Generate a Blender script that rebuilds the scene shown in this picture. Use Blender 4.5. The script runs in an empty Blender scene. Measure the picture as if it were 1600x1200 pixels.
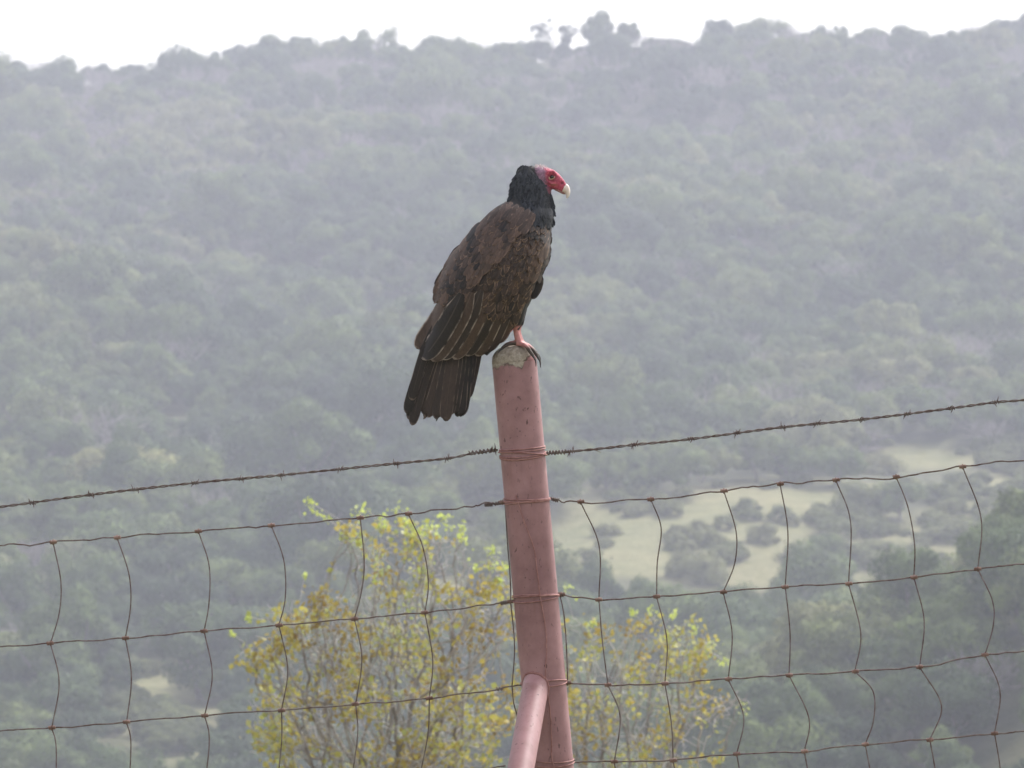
import bpy, bmesh, math, random
import numpy as np
from mathutils import Vector, Matrix, noise

S = bpy.context.scene
C = S.collection
R = math.radians

# ------------------------------------------------------------------ camera, sky, sun, exposure
FENCE_Y = 12.0            # distance to the fence post, metres
EYE = 1.6                 # eye height
cam_d = bpy.data.cameras.new('camera')
cam = bpy.data.objects.new('camera', cam_d)
C.objects.link(cam)
cam.location = (0, 0, EYE)
cam.rotation_euler = (R(90), 0, 0)
cam_d.sensor_width = 36.0
cam_d.lens = 180.0
cam_d.clip_start = 0.5
cam_d.clip_end = 20000
cam_d.dof.use_dof = True
cam_d.dof.focus_distance = FENCE_Y
cam_d.dof.aperture_fstop = 17.0
S.camera = cam

SUN_EL, SUN_AZ = 46.0, 38.0       # degrees; azimuth from +Y towards +X
w = bpy.data.worlds.new('World')
S.world = w
w.use_nodes = True
wn, wl = w.node_tree.nodes, w.node_tree.links
wn.clear()
sky = wn.new('ShaderNodeTexSky')
sky.sky_type = 'NISHITA'
sky.sun_disc = False
sky.sun_elevation = R(SUN_EL)
sky.sun_rotation = R(SUN_AZ)
sky.air_density = 1.0
sky.dust_density = 4.0
hs = wn.new('ShaderNodeHueSaturation')      # an overcast: the blue is gone from the sky
hs.inputs['Saturation'].default_value = 0.24
bg = wn.new('ShaderNodeBackground')
bg.inputs['Strength'].default_value = 0.125
wo = wn.new('ShaderNodeOutputWorld')
wl.new(sky.outputs['Color'], hs.inputs['Color'])
wl.new(hs.outputs['Color'], bg.inputs['Color'])
wl.new(bg.outputs[0], wo.inputs['Surface'])

sun_d = bpy.data.lights.new('sun', 'SUN')
sun_d.energy = 1.5
sun_d.angle = R(14)
sun_d.color = (1.0, 0.975, 0.94)
sun = bpy.data.objects.new('sun', sun_d)
C.objects.link(sun)
sd = Vector((math.sin(R(SUN_AZ)) * math.cos(R(SUN_EL)), math.cos(R(SUN_AZ)) * math.cos(R(SUN_EL)), math.sin(R(SUN_EL))))
sun.rotation_euler = sd.to_track_quat('Z', 'Y').to_euler()

S.view_settings.view_transform = 'Standard'
S.view_settings.look = 'None'
S.view_settings.exposure = 1.38
S.view_settings.gamma = 1.0
S.view_settings.use_curve_mapping = False
S.render.engine = 'CYCLES'
S.cycles.use_denoising = True
S.cycles.max_bounces = 6
S.cycles.diffuse_bounces = 3
S.cycles.volume_bounces = 2
S.cycles.transparent_max_bounces = 8
S.cycles.volume_step_rate = 10
S.render.film_transparent = False

# ------------------------------------------------------------------ helpers
def obj(name, me, mat=None, parent=None, smooth=False):
    if isinstance(me, bmesh.types.BMesh):
        m = bpy.data.meshes.new(name)
        me.to_mesh(m); me.free()
        me = m
    if mat is not None:
        for mm in (mat if isinstance(mat, (list, tuple)) else [mat]):
            me.materials.append(mm)
    if smooth:
        me.polygons.foreach_set('use_smooth', [True] * len(me.polygons))
    o = bpy.data.objects.new(name, me)
    C.objects.link(o)
    if parent is not None:
        o.parent = parent
    return o

def tag(o, label=None, cat=None, group=None, kind=None):
    if label: o['label'] = label
    if cat: o['category'] = cat
    if group: o['group'] = group
    if kind: o['kind'] = kind
    return o

def empty(name, loc=(0, 0, 0)):
    o = bpy.data.objects.new(name, None)
    o.empty_display_size = 0.1
    o.location = loc
    C.objects.link(o)
    return o

def mesh_from(name, V, F, attrs=None):
    """V (n,3), F list/array of faces; attrs {name: (n,3) colours per vertex}"""
    me = bpy.data.meshes.new(name)
    F = np.asarray(F, dtype=np.int32)
    V = np.asarray(V, dtype=np.float32)
    me.vertices.add(len(V)); me.vertices.foreach_set('co', V.ravel())
    k = F.shape[1]
    me.loops.add(F.size); me.loops.foreach_set('vertex_index', F.ravel())
    me.polygons.add(len(F)); me.polygons.foreach_set('loop_start', np.arange(0, F.size, k, dtype=np.int32))
    me.update(calc_edges=True)
    for n, a in (attrs or {}).items():
        at = me.attributes.new(n, 'FLOAT_VECTOR', 'POINT')
        at.data.foreach_set('vector', np.asarray(a, dtype=np.float32).ravel())
    me.validate()
    return me

def catmull(pts, n=8):
    P = [np.array(p, float) for p in pts]
    if len(P) < 3:
        return [P[0] + (P[-1] - P[0]) * i / n for i in range(n + 1)]
    P = [2 * P[0] - P[1]] + P + [2 * P[-1] - P[-2]]
    out = []
    for i in range(1, len(P) - 2):
        for k in range(n):
            t = k / n
            out.append(0.5 * ((2 * P[i]) + (-P[i-1] + P[i+1]) * t + (2*P[i-1] - 5*P[i] + 4*P[i+1] - P[i+2]) * t*t + (-P[i-1] + 3*P[i] - 3*P[i+1] + P[i+2]) * t**3))
    out.append(P[-2])
    return out

class MB:
    """collects tubes etc. into one mesh"""
    def __init__(s): s.v = []; s.f = []; s.a = []
    def add(s, v, f, a=None):
        o = len(s.v)
        s.v.extend(v); s.f.extend([tuple(i + o for i in q) for q in f])
        s.a.extend(a if a is not None else [(0, 0, 0)] * len(v))
    def tube(s, pts, rad, seg=6, cap=True):
        pts = [np.array(p, float) for p in pts]
        n = len(pts)
        rads = rad if hasattr(rad, '__len__') else [rad] * n
        V = []; F = []
        up = None
        for i in range(n):
            d = pts[min(i+1, n-1)] - pts[max(i-1, 0)]
            d = d / (np.linalg.norm(d) + 1e-12)
            if up is None:
                up = np.array([0, 0, 1.0]) if abs(d[2]) < 0.9 else np.array([1.0, 0, 0])
            a = np.cross(d, up); a /= (np.linalg.norm(a) + 1e-12)
            b = np.cross(a, d); up = b
            for k in range(seg):
                t = 2 * math.pi * k / seg
                V.append(tuple(pts[i] + rads[i] * (math.cos(t) * a + math.sin(t) * b)))
        for i in range(n - 1):
            for k in range(seg):
                k2 = (k + 1) % seg
                F.append((i*seg + k, i*seg + k2, (i+1)*seg + k2, (i+1)*seg + k))
        if cap:
            V.append(tuple(pts[0])); V.append(tuple(pts[-1]))
            c0, c1 = len(V) - 2, len(V) - 1
            for k in range(seg):
                k2 = (k + 1) % seg
                F.append((c0, k2, k, k)); F.append((c1, (n-1)*seg + k, (n-1)*seg + k2, (n-1)*seg + k2))
        s.add(V, F)
    def build(s, name, mat, parent=None, smooth=True, attr=None):
        me = bpy.data.meshes.new(name)
        me.from_pydata(s.v, [], [q if len(set(q)) == 4 else tuple(dict.fromkeys(q)) for q in s.f])
        if attr:
            at = me.attributes.new(attr, 'FLOAT_VECTOR', 'POINT')
            at.data.foreach_set('vector', np.asarray(s.a, dtype=np.float32).ravel())
        return obj(name, me, mat, parent, smooth)

def P(px, py, Y=FENCE_Y):
    """a measured place in the photograph, in metres at distance Y"""
    return ((px - 800) / 8000 * Y, Y, EYE + (600 - py) / 8000 * Y)

# --- material helper
class Mat:
    def __init__(s, name, rough=0.8, spec=0.3):
        s.m = bpy.data.materials.new(name); s.m.use_nodes = True
        s.n = s.m.node_tree.nodes; s.l = s.m.node_tree.links
        s.b = s.n['Principled BSDF']
        s.b.inputs['Roughness'].default_value = rough
        s.b.inputs['Specular IOR Level'].default_value = spec
    def coord(s, kind='Object', scale=(1, 1, 1)):
        tc = s.n.new('ShaderNodeTexCoord'); mp = s.n.new('ShaderNodeMapping')
        mp.inputs['Scale'].default_value = scale
        s.l.new(tc.outputs[kind], mp.inputs['Vector'])
        return mp.outputs[0]
    def noise(s, scale, detail=4, rough=0.55, vec=None, out='Fac'):
        t = s.n.new('ShaderNodeTexNoise')
        t.inputs['Scale'].default_value = scale; t.inputs['Detail'].default_value = detail
        t.inputs['Roughness'].default_value = rough
        if vec is not None: s.l.new(vec, t.inputs['Vector'])
        return t.outputs[out]
    def ramp(s, fac, stops):
        r = s.n.new('ShaderNodeValToRGB')
        e = r.color_ramp.elements
        while len(e) < len(stops): e.new(0.5)
        for el, (p, c) in zip(e, stops):
            el.position = p
            el.color = (*(c if hasattr(c, '__len__') else (c, c, c)), 1)
        s.l.new(fac, r.inputs['Fac'])
        return r.outputs['Color']
    def mix(s, fac, a, b, mode='MIX'):
        m = s.n.new('ShaderNodeMix'); m.data_type = 'RGBA'; m.blend_type = mode
        for inp, v in ((m.inputs[0], fac), (m.inputs[6], a), (m.inputs[7], b)):
            if isinstance(v, (int, float)): inp.default_value = v
            elif isinstance(v, tuple): inp.default_value = (*v, 1)
            else: s.l.new(v, inp)
        return m.outputs[2]
    def math(s, op, a, b=None):
        m = s.n.new('ShaderNodeMath'); m.operation = op
        for inp, v in zip(m.inputs, (a, b)):
            if v is None: continue
            if isinstance(v, (int, float)): inp.default_value = v
            else: s.l.new(v, inp)
        return m.outputs[0]
    def attr(s, name, comp=None):
        a = s.n.new('ShaderNodeAttribute'); a.attribute_name = name
        if comp is None: return a.outputs['Vector']
        x = s.n.new('ShaderNodeSeparateXYZ'); s.l.new(a.outputs['Vector'], x.inputs[0])
        return x.outputs[comp]
    def color(s, c):
        if isinstance(c, tuple): s.b.inputs['Base Color'].default_value = (*c, 1)
        else: s.l.new(c, s.b.inputs['Base Color'])
        return s
    def bump(s, h, strength=0.3, dist=0.01):
        b = s.n.new('ShaderNodeBump'); b.inputs['Strength'].default_value = strength
        b.inputs['Distance'].default_value = dist
        s.l.new(h, b.inputs['Height']); s.l.new(b.outputs[0], s.b.inputs['Normal'])
        return s
    def translucent(s, col, fac):
        out = s.n['Material Output']; t = s.n.new('ShaderNodeBsdfTranslucent'); mx = s.n.new('ShaderNodeMixShader')
        if isinstance(col, tuple): t.inputs['Color'].default_value = (*col, 1)
        else: s.l.new(col, t.inputs['Color'])
        mx.inputs[0].default_value = fac
        s.l.new(s.b.outputs[0], mx.inputs[1]); s.l.new(t.outputs[0], mx.inputs[2]); s.l.new(mx.outputs[0], out.inputs['Surface'])
        return s

# ------------------------------------------------------------------ materials
def m_ground():
    m = Mat('dry_ground', 0.95, 0.1)
    v = m.coord('Object')
    c1 = m.ramp(m.noise(0.045, 6, 0.6, v), [(0.3, (0.085, 0.105, 0.045)), (0.5, (0.175, 0.185, 0.075)), (0.66, (0.25, 0.225, 0.11))])
    c2 = m.ramp(m.noise(0.5, 5, 0.7, v), [(0.32, (0.075, 0.088, 0.04)), (0.62, (0.23, 0.205, 0.12))])
    under = m.ramp(m.noise(0.3, 5, 0.6, v), [(0.3, (0.035, 0.042, 0.02)), (0.7, (0.10, 0.10, 0.055))])
    m.color(m.mix(m.attr('meadow', 0), under, m.mix(0.6, c1, c2)))
    m.bump(m.noise(2.0, 4, 0.6, v), 0.6, 0.3)
    return m.m

def m_foliage(name, stops, tr=0.12):
    m = Mat(name, 0.75, 0.2)
    oi = m.n.new('ShaderNodeObjectInfo')
    mp = m.n.new('ShaderNodeMapping'); mp.inputs['Scale'].default_value = (0.03, 0.022, 0.05)
    m.l.new(oi.outputs['Location'], mp.inputs['Vector'])
    zone = m.math('MULTIPLY', m.math('SUBTRACT', m.noise(1.0, 2, 0.5, mp.outputs[0]), 0.5), 2.6)
    fac = m.math('ADD', m.math('MULTIPLY', oi.outputs['Random'], 0.6), m.math('ADD', zone, 0.2))
    base = m.ramp(fac, stops)
    leaf = m.attr('leaf', 0)
    c = m.mix(leaf, (0.45, 0.48, 0.45), (1.5, 1.45, 1.25))
    col = m.mix(1.0, base, c, 'MULTIPLY')
    m.color(col)
    m.translucent(col, tr)
    return m.m

def m_simple(name, c1, c2, scale, rough=0.85, bump=0.4, dist=0.004, spec=0.2, sc=(1, 1, 1)):
    m = Mat(name, rough, spec)
    v = m.coord('Object', sc)
    n = m.noise(scale, 5, 0.6, v)
    m.color(m.ramp(n, [(0.35, c1), (0.65, c2)]))
    m.bump(n, bump, dist)
    return m.m

M_ground = m_ground()
M_oak = m_foliage('oak_foliage', [(0.0, (0.034, 0.064, 0.026)), (0.3, (0.066, 0.108, 0.034)), (0.55, (0.112, 0.160, 0.046)), (0.8, (0.155, 0.190, 0.062)), (1.0, (0.21, 0.225, 0.11))])
M_bark = m_simple('grey_bark', (0.11, 0.095, 0.08), (0.24, 0.22, 0.2), 6)
M_bare = m_simple('bare_twigs', (0.22, 0.19, 0.19), (0.36, 0.32, 0.32), 3)

# ------------------------------------------------------------------ terrain
PROF = [(-80, 1.5), (0, 0), (12, -0.05), (20, -1.0), (35, -3.2), (100, -10.5), (200, -22), (250, -26), (285, -26.5), (310, -25), (350, -19.5),
        (400, -15), (440, -9.5), (480, -5.2), (520, 0), (620, 15), (730, 35), (800, 49.5), (830, 51.5), (900, 47)]
PY = np.array([p[0] for p in PROF], float); PZ = np.array([p[1] for p in PROF], float)
RX = np.array([0, 150, 300, 450, 600, 700, 800, 900, 1100, 1250, 1400, 1500, 1600], float)      # skyline heights across the frame
RP = np.array([108, 110, 104, 82, 84, 80, 84, 76, 62, 60, 70, 62, 55], float)
def smooth(a, b, t):
    t = min(1, max(0, (t - a) / (b - a))); return t * t * (3 - 2 * t)
def terrain(x, y):
    z = float(np.interp(y, PY, PZ))
    if y > 480:
        k = smooth(520, 800, y)
        px = 800 + x * 8000 / max(y, 1)
        top = EYE + (600 - float(np.interp(px, RX, RP))) / 8000 * 800 - 1.5
        z += k * (top - 50.5)
    if y > 60:
        a = smooth(60, 320, y) * (0.7 + 1.0 * smooth(480, 600, y)) * (1 - 0.75 * smooth(700, 790, y))
        z += a * (3.6 * noise.noise(((x + 0.5 * y) / 42, (y - 0.3 * x) / 75, 1.3)) + 1.6 * noise.noise((x / 20, y / 22, 5.1)))
        # nearer spur on the right
        sp = smooth(-4, 30, x + (y - 260) * 0.05) * math.exp(-((y - 268) / 46) ** 2)
        z += 13.5 * sp * (1 + 0.2 * smooth(12, 28, x))
    return z

def cast(px, py, y0=255.0, y1=860.0):
    y = y0
    while y < y1:
        x = (px - 800) / 8000 * y; z = EYE + (600 - py) / 8000 * y
        if terrain(x, y) >= z: return x, y, terrain(x, y)
        y += 1.0
    return None

# clearings: (px, py, half-width px, half-height px) measured on the photograph, turned into places on the slope
CLEAR = [(1600, 711, 70, 15), (1590, 748, 50, 18), (225, 1122, 72, 36), (238, 1100, 66, 30), (275, 1165, 44, 48), (1150, 892, 130, 28), (1370, 905, 55, 22), (1000, 862, 110, 34), (238, 1072, 62, 26), (268, 1140, 36, 50), (320, 1118, 50, 14), (1440, 716, 125, 17), (1060, 818, 190, 38), (1230, 775, 130, 25), (1400, 855, 110, 35), (1150, 860, 90, 22), (1560, 765, 60, 22), (880, 850, 60, 50),
         (950, 800, 90, 32), (740, 830, 38, 30), (232, 1096, 55, 20), (262, 1165, 30, 35), (1590, 1170, 42, 40), (1330, 800, 60, 30), (700, 905, 60, 15), (1500, 812, 70, 20)]
def in_clear(x, y, z):
    px = 800 + x * 8000 / y; py = 600 - (z - EYE) * 8000 / y
    for (cx, cy, hw, hh) in CLEAR:
        q = ((px - cx) / hw) ** 2 + ((py - cy) / hh) ** 2
        if q < 1.0 + 0.35 * noise.noise((px / 30, py / 20, 0)): return True
    return False

def meadow_mask(x, y, z):
    if y < 150: return 0.6
    px = 800 + x * 8000 / y; py = 600 - (z - EYE) * 8000 / y
    best = 9
    for (cx, cy, hw, hh) in CLEAR:
        best = min(best, ((px - cx) / hw) ** 2 + ((py - cy) / hh) ** 2)
    best += 0.5 * noise.noise((px / 30, py / 14, 2)) + 0.25 * noise.noise((px / 8, py / 4, 2))
    return 1 - smooth(1.0, 2.0, best)
def build_ground():
    ys = np.concatenate([np.arange(-80, 60, 4.0), np.arange(60, 240, 6.0), np.arange(240, 860, 3.0), np.arange(860, 901, 10.0)])
    xs = np.concatenate([np.arange(-400, -110, 18.0), np.arange(-110, 110, 3.0), np.arange(110, 401, 18.0)])
    V = [(x, y, terrain(x, y)) for y in ys for x in xs]
    nx = len(xs)
    F = [(j*nx + i, j*nx + i + 1, (j+1)*nx + i + 1, (j+1)*nx + i) for j in range(len(ys) - 1) for i in range(nx - 1)]
    md_ = np.array([meadow_mask(*p) for p in V]); me = mesh_from('ground', V, F, {'meadow': np.stack([md_] * 3, 1)})
    tag(obj('ground', me, M_ground, None, True), kind='structure')

build_ground()

# ------------------------------------------------------------------ hillside trees
def rnd_quads(rng, cent, size, nrm=None):
    """leaf clump quads at centres (n,3)"""
    n = len(cent)
    if nrm is None:
        a = rng.normal(size=(n, 3)); a /= np.linalg.norm(a, axis=1)[:, None]
        b = rng.normal(size=(n, 3)); b -= (a * b).sum(1)[:, None] * a; b /= np.linalg.norm(b, axis=1)[:, None]
    else:            # leaf sprays face roughly outwards from their bough
        q = nrm + rng.normal(size=(n, 3)) * 0.38; q /= np.linalg.norm(q, axis=1)[:, None]
        a = np.cross(q, rng.normal(size=(n, 3))); a /= np.linalg.norm(a, axis=1)[:, None]
        b = np.cross(q, a)
    s = size[:, None] * 0.5
    asp = rng.uniform(0.55, 1.0, (n, 1))
    V = np.stack([cent - a*s, cent - b*s*asp, cent + a*s, cent + b*s*asp], 1).reshape(-1, 3)
    F = np.arange(4 * n).reshape(n, 4)
    return V, F

def crown_mesh(seed, rx=2.7, rz=2.0, zc=2.6, lobes=16, n=11500, gap=0.0, leaf=(0.10, 0.23)):
    rng = np.random.default_rng(seed)
    L = []
    for i in range(lobes):
        th = rng.uniform(0, 2 * math.pi); u = rng.uniform(-0.75, 1.0)
        s = math.sqrt(max(0, 1 - u * u)); k = rng.uniform(0.45, 0.85)
        L.append((rx*k*s*math.cos(th), rx*k*s*math.sin(th), zc + rz*k*u, rng.uniform(0.20, 0.44) * rx))
    L = np.array(L)
    idx = rng.integers(0, lobes, n)
    d = rng.normal(size=(n, 3)); d /= np.linalg.norm(d, axis=1)[:, None]
    rr = rng.uniform(0.5, 1.08, n) ** 0.6; out = rng.random(n) < 0.14; rr[out] *= rng.uniform(1.0, 1.28, out.sum())
    cpos = L[idx, :3] + d * (L[idx, 3] * rr)[:, None] * np.array([1, 1, 0.8])
    cpos[:, 2] = np.maximum(cpos[:, 2], 0.15)
    if gap > 0:
        keep = np.array([noise.noise((p[0]*0.9, p[1]*0.9, p[2]*0.9 + seed)) > -0.3 + gap for p in cpos])
        cpos = cpos[keep]; d = d[keep]
    V, F = rnd_quads(rng, cpos, rng.uniform(leaf[0], leaf[1], len(cpos)), d + np.array([0, 0, 0.25]))
    tone = np.array([0.5 + 0.8 * noise.noise((p[0]*0.8 + seed, p[1]*0.8, p[2]*0.8)) for p in cpos]) + rng.uniform(-0.2, 0.2, len(cpos))
    tone = np.clip(np.repeat(tone, 4), 0, 1)
    return mesh_from('crown', V, F, {'leaf': np.stack([tone, tone, tone], 1)})

def branch_rec(mb, p, d, L, r, lvl, rnd, bend=0.35, spread=0.65, seg=4):
    pts = [p]; n = 3
    for i in range(n):
        d = (d + Vector((rnd.uniform(-1, 1), rnd.uniform(-1, 1), rnd.uniform(-0.4, 0.8))) * bend * 0.5).normalized()
        pts.append(pts[-1] + d * (L / n))
    mb.tube([tuple(q) for q in pts], [r * (1 - 0.4 * i / n) for i in range(n + 1)], seg, cap=False)
    if lvl == 0: return
    for k in range(rnd.choice([2, 3, 3, 4])):
        st = pts[rnd.choice([1, 2, 3, 3])]
        nd = (d + Vector((rnd.uniform(-1, 1), rnd.uniform(-1, 1), rnd.uniform(-0.5, 0.7))) * spread * 1.3).normalized()
        branch_rec(mb, st, nd, L * rnd.uniform(0.6, 0.85), r * 0.58, lvl - 1, rnd, bend, spread, 3)

def trunk_mesh(seed):
    rnd = random.Random(seed); mb = MB()
    branch_rec(mb, Vector((0, 0, -0.8)), Vector((0, 0, 1)), 2.2, 0.17, 2, rnd, seg=6)
    me = bpy.data.meshes.new('trunk'); me.from_pydata(mb.v, [], [q if len(set(q)) == 4 else tuple(dict.fromkeys(q)) for q in mb.f]); me.materials.append(M_bark)
    return me

def bare_mesh(seed):
    rnd = random.Random(seed); mb = MB()
    for k in range(3):
        branch_rec(mb, Vector((rnd.uniform(-.3, .3), rnd.uniform(-.3, .3), -0.5)), Vector((rnd.uniform(-.5, .5), rnd.uniform(-.5, .5), 1)).normalized(), 1.9, 0.10, 4, rnd, 0.4, 0.8)
    me = bpy.data.meshes.new('bare_twigs'); me.from_pydata(mb.v, [], [q if len(set(q)) == 4 else tuple(dict.fromkeys(q)) for q in mb.f]); me.materials.append(M_bare)
    return me

CROWNS = [crown_mesh(s, rx=2.7 + 0.3 * (s % 3 - 1), rz=1.7 + 0.25 * (s % 4), lobes=15 + s % 5 * 3) for s in range(1, 8)]
OPEN = [crown_mesh(20 + s, rx=2.6, rz=1.9, zc=3.0, lobes=9, n=4200, gap=0.22) for s in range(2)]
for c in CROWNS + OPEN: c.materials.append(M_oak)
TRUNKS = [trunk_mesh(s) for s in range(3)]
BARES = [bare_mesh(50 + s) for s in range(3)]

def make_tree(kind, v, loc, sc, rz, label, group, asp=1.0):
    r = empty('bare_tree' if kind == 'bare' else 'bush' if kind == 'bush' else 'oak_tree', loc)
    r.scale = (sc, sc, sc * asp); r.rotation_euler = (0, 0, rz)
    tag(r, label, 'bush' if kind == 'bush' else 'tree', group)
    if kind == 'bare':
        obj('branches', BARES[v % 3], None, r)
    else:
        obj('crown', (OPEN[v % 2] if kind == 'open' else CROWNS[v % 7]), None, r)
        if kind != 'bush': obj('trunk', TRUNKS[v % 3], None, r)
    return r

rng = np.random.default_rng(7)
rnd = random.Random(11)
trees = []                # x,y,z,scale,aspect,rot,kind(0 oak,1 bare),variant
y = 205.0
while y < 838:
    hw = 0.125 * y
    x = -hw
    while x < hw:
        xx = x + rnd.uniform(-1.5, 1.5); yy = y + rnd.uniform(-1.6, 1.6)
        x += 3.9
        zz = terrain(xx, yy)
        if yy < 290 and xx < 1: continue
        dn = noise.noise((xx / 18, yy / 25, 9))
        bare_p = 0.10 + 0.36 * smooth(600, 780, yy) + 0.45 * max(0, noise.noise((xx / 30, yy / 40, 3)))
        kind = 1 if rnd.random() < (bare_p if yy > 380 else 0.03) else 0
        sc = 0.86 * math.exp(rnd.gauss(0, 0.24)) * (1 + 0.5 * dn)
        if rnd.random() < 0.10: sc *= 1.45
        sc = min(sc, 2.0 if yy > 335 else 1.25)
        if yy > 790: sc *= 0.62
        if any(in_clear(xx, yy, zz + q * sc) for q in (0.3, 1.3, 2.3, 3.3, 4.3)): continue
        trees.append([xx, yy, zz - 0.1, sc, rnd.uniform(0.8, 1.15), rnd.uniform(0, 6.28), kind, rnd.randrange(7)])
    y += 3.8

# visible area of every tree in a coarse picture, nearest first, so that the ones that show largest become things of their own
W_, H_ = 320, 240
buf = np.zeros((H_, W_), bool)
vis = np.zeros(len(trees))
gy, gx = np.mgrid[0:H_, 0:W_]
order = sorted(range(len(trees)), key=lambda i: trees[i][1])
for i in order:
    x, yy, z, sc, asp = trees[i][:5]
    if trees[i][6] == 1: continue
    cx = (800 + x * 8000 / yy) / 5; cy = (600 - (z + 2.4 * sc * asp - EYE) * 8000 / yy) / 5
    rx_ = 2.5 * sc * 8000 / yy / 5; rz_ = 2.1 * sc * asp * 8000 / yy / 5
    x0, x1 = int(max(0, cx - rx_)), int(min(W_, cx + rx_ + 2)); y0, y1 = int(max(0, cy - rz_)), int(min(H_, cy + rz_ + 2))
    if x0 >= x1 or y0 >= y1: continue
    sub = (((gx[y0:y1, x0:x1] - cx) / rx_) ** 2 + ((gy[y0:y1, x0:x1] - cy) / rz_) ** 2) < 1
    vis[i] = (sub & ~buf[y0:y1, x0:x1]).sum()
    buf[y0:y1, x0:x1] |= sub
own = set([i for i in np.argsort(-vis)[:235] if vis[i] > 12 and trees[i][1] < 470])
STX = [-35, 80, 190, 315, 435, 560, 665, 795, 835, 940, 1030, 1135, 1228, 1325, 1425, 1525, 1640]       # where the stay wires stand
STL = ['edge square at far left', 'seventh square left of the post', 'sixth square left of the post', 'fifth square left of the post', 'fourth square left of the post', 'third square left of the post',
       'second square left of the post', 'first square left of the post', 'first square right of the post', 'second square right of the post', 'third square right of the post', 'fourth square right of the post',
       'fifth square right of the post', 'sixth square right of the post', 'seventh square right of the post', 'edge square at far right']
def where(px, py):
    c = min(15, max(0, int(np.searchsorted(STX, px)) - 1))
    d = (px - 820)
    top = 705 - d * 0.108
    lines = [top, 784 - d * 0.085, 936 - d * 0.07, 1068 - d * 0.065, 1190 - d * 0.06]
    r_ = int(np.searchsorted(lines, py))
    return c, r_
ROWL = ['above the barbed wire over the', 'between barbed wire and', 'in the top row,', 'in the second row,', 'in the third row,', 'in the bottom row,']
cells = {}
for i in own:
    x, yy, z, sc, asp, rz, kind, v = trees[i]
    px = 800 + x * 8000 / yy; py = 600 - (z + 3 * sc * asp - EYE) * 8000 / yy
    cells.setdefault(where(px, py), []).append((py, px, i))
for (c, r_), L in cells.items():
    L.sort()
    for k, (py, px, i) in enumerate(L):
        x, yy, z, sc, asp, rz, kind, v = trees[i]
        nth = '' if len(L) == 1 else ('highest crown ' if k == 0 else 'lowest crown ' if k == len(L) - 1 else ['', 'second', 'third', 'fourth', 'fifth', 'sixth', 'seventh', 'eighth', 'ninth', 'tenth'][min(k, 9)] + ' down ')
        lab = ('small ' if sc < 0.75 else 'large ' if sc > 1.15 else '') + 'oak, ' + nth + ROWL[r_] + ' ' + STL[c]
        if yy < 330 and px > 900: grp = 'trees of the near wooded spur'
        elif px < 850 and py > 900: grp = 'trees of the valley wood at lower left'
        elif px < 850: grp = 'trees low on the slope at left'
        else: grp = 'trees around the meadow'
        make_tree('oak', v, (x, yy, z), sc, rz, lab, grp, asp)

# bushes scattered over the meadow, measured places
M_scrub = m_foliage('scrub_foliage', [(0, (0.10, 0.125, 0.05)), (0.5, (0.16, 0.185, 0.07)), (1, (0.22, 0.225, 0.11))])
SCRUB = []
for q in (1, 4, 6):
    m_ = CROWNS[q].copy(); m_.materials.clear(); m_.materials.append(M_scrub); SCRUB.append(m_)
scrub_src = []
for k, (px, py, wpx, lab) in enumerate([
        (948, 838, 42, 'small dark green bush at the left end of the meadow, nearest the pink post'),
        (1092, 838, 50, 'small round bush alone in the middle of the pale meadow'),
        (1195, 850, 58, 'low wide bush in the meadow right of its middle'),
        (1090, 905, 95, 'large dark bush at the lower edge of the meadow right of the pink post'),
        (1285, 812, 48, 'bush left of the tall dark tree that cuts the meadow'),
        (1350, 812, 115, 'tall dark tree that cuts the meadow in two, the largest one in it'),
        (1370, 742, 70, 'dark bushy tree standing in front of the long pale upper field'),
        (1420, 775, 60, 'tree between the pale upper field and the meadow below it'),
        (1470, 785, 62, 'bushy tree right of the meadow under the top fence wire'),
        (1255, 880, 70, 'grey-green bush on the lower fringe of the meadow'),
        (1500, 845, 60, 'small bush at the right end of the meadow'),
        (1540, 730, 46, 'small dark bush on the right end of the upper field')]):
    h = cast(px, py)
    if not h: continue
    x, yy, z = h
    sc = wpx / 8000 * yy / 5.2
    sc *= 1.05
    t = make_tree('bush', (1, 4, 6)[k % 3], (x, yy, z - 1.5 * sc), sc, k * 1.7, lab, 'bushes and trees in the meadow', 0.85)
    t.children[0].data = SCRUB[k % 3]; scrub_src.append(t.children[0])

h = cast(192, 812)
t = make_tree('oak', 2, (h[0], h[1], h[2] - .5), 195 / 8000 * h[1] / 5.4, 1.0, 'broad pale yellow-green crown just under the left barbed wire', None, 0.8)
CP = CROWNS[2].copy(); CP.materials.clear()
CP.materials.append(m_foliage('pale_foliage', [(0, (0.25, 0.26, 0.11)), (1, (0.27, 0.27, 0.12))]))
t.children[0].data = CP

extra = []
rs = random.Random(5)
for k in range(1300):
    c_ = CLEAR[rs.randrange(len(CLEAR))]
    a_, q_ = rs.uniform(0, 6.28), rs.uniform(0.2, 1.25) ** 0.6
    h = cast(c_[0] + c_[2] * q_ * math.cos(a_), c_[1] + c_[3] * q_ * math.sin(a_))
    if h and (noise.noise((h[0] / 9, h[1] / 14, 8)) > 0.0): extra.append([h[0], h[1], h[2] - 0.35, rs.uniform(0.12, 0.50) , 0.75, a_, 0, rs.randrange(7)])
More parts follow.
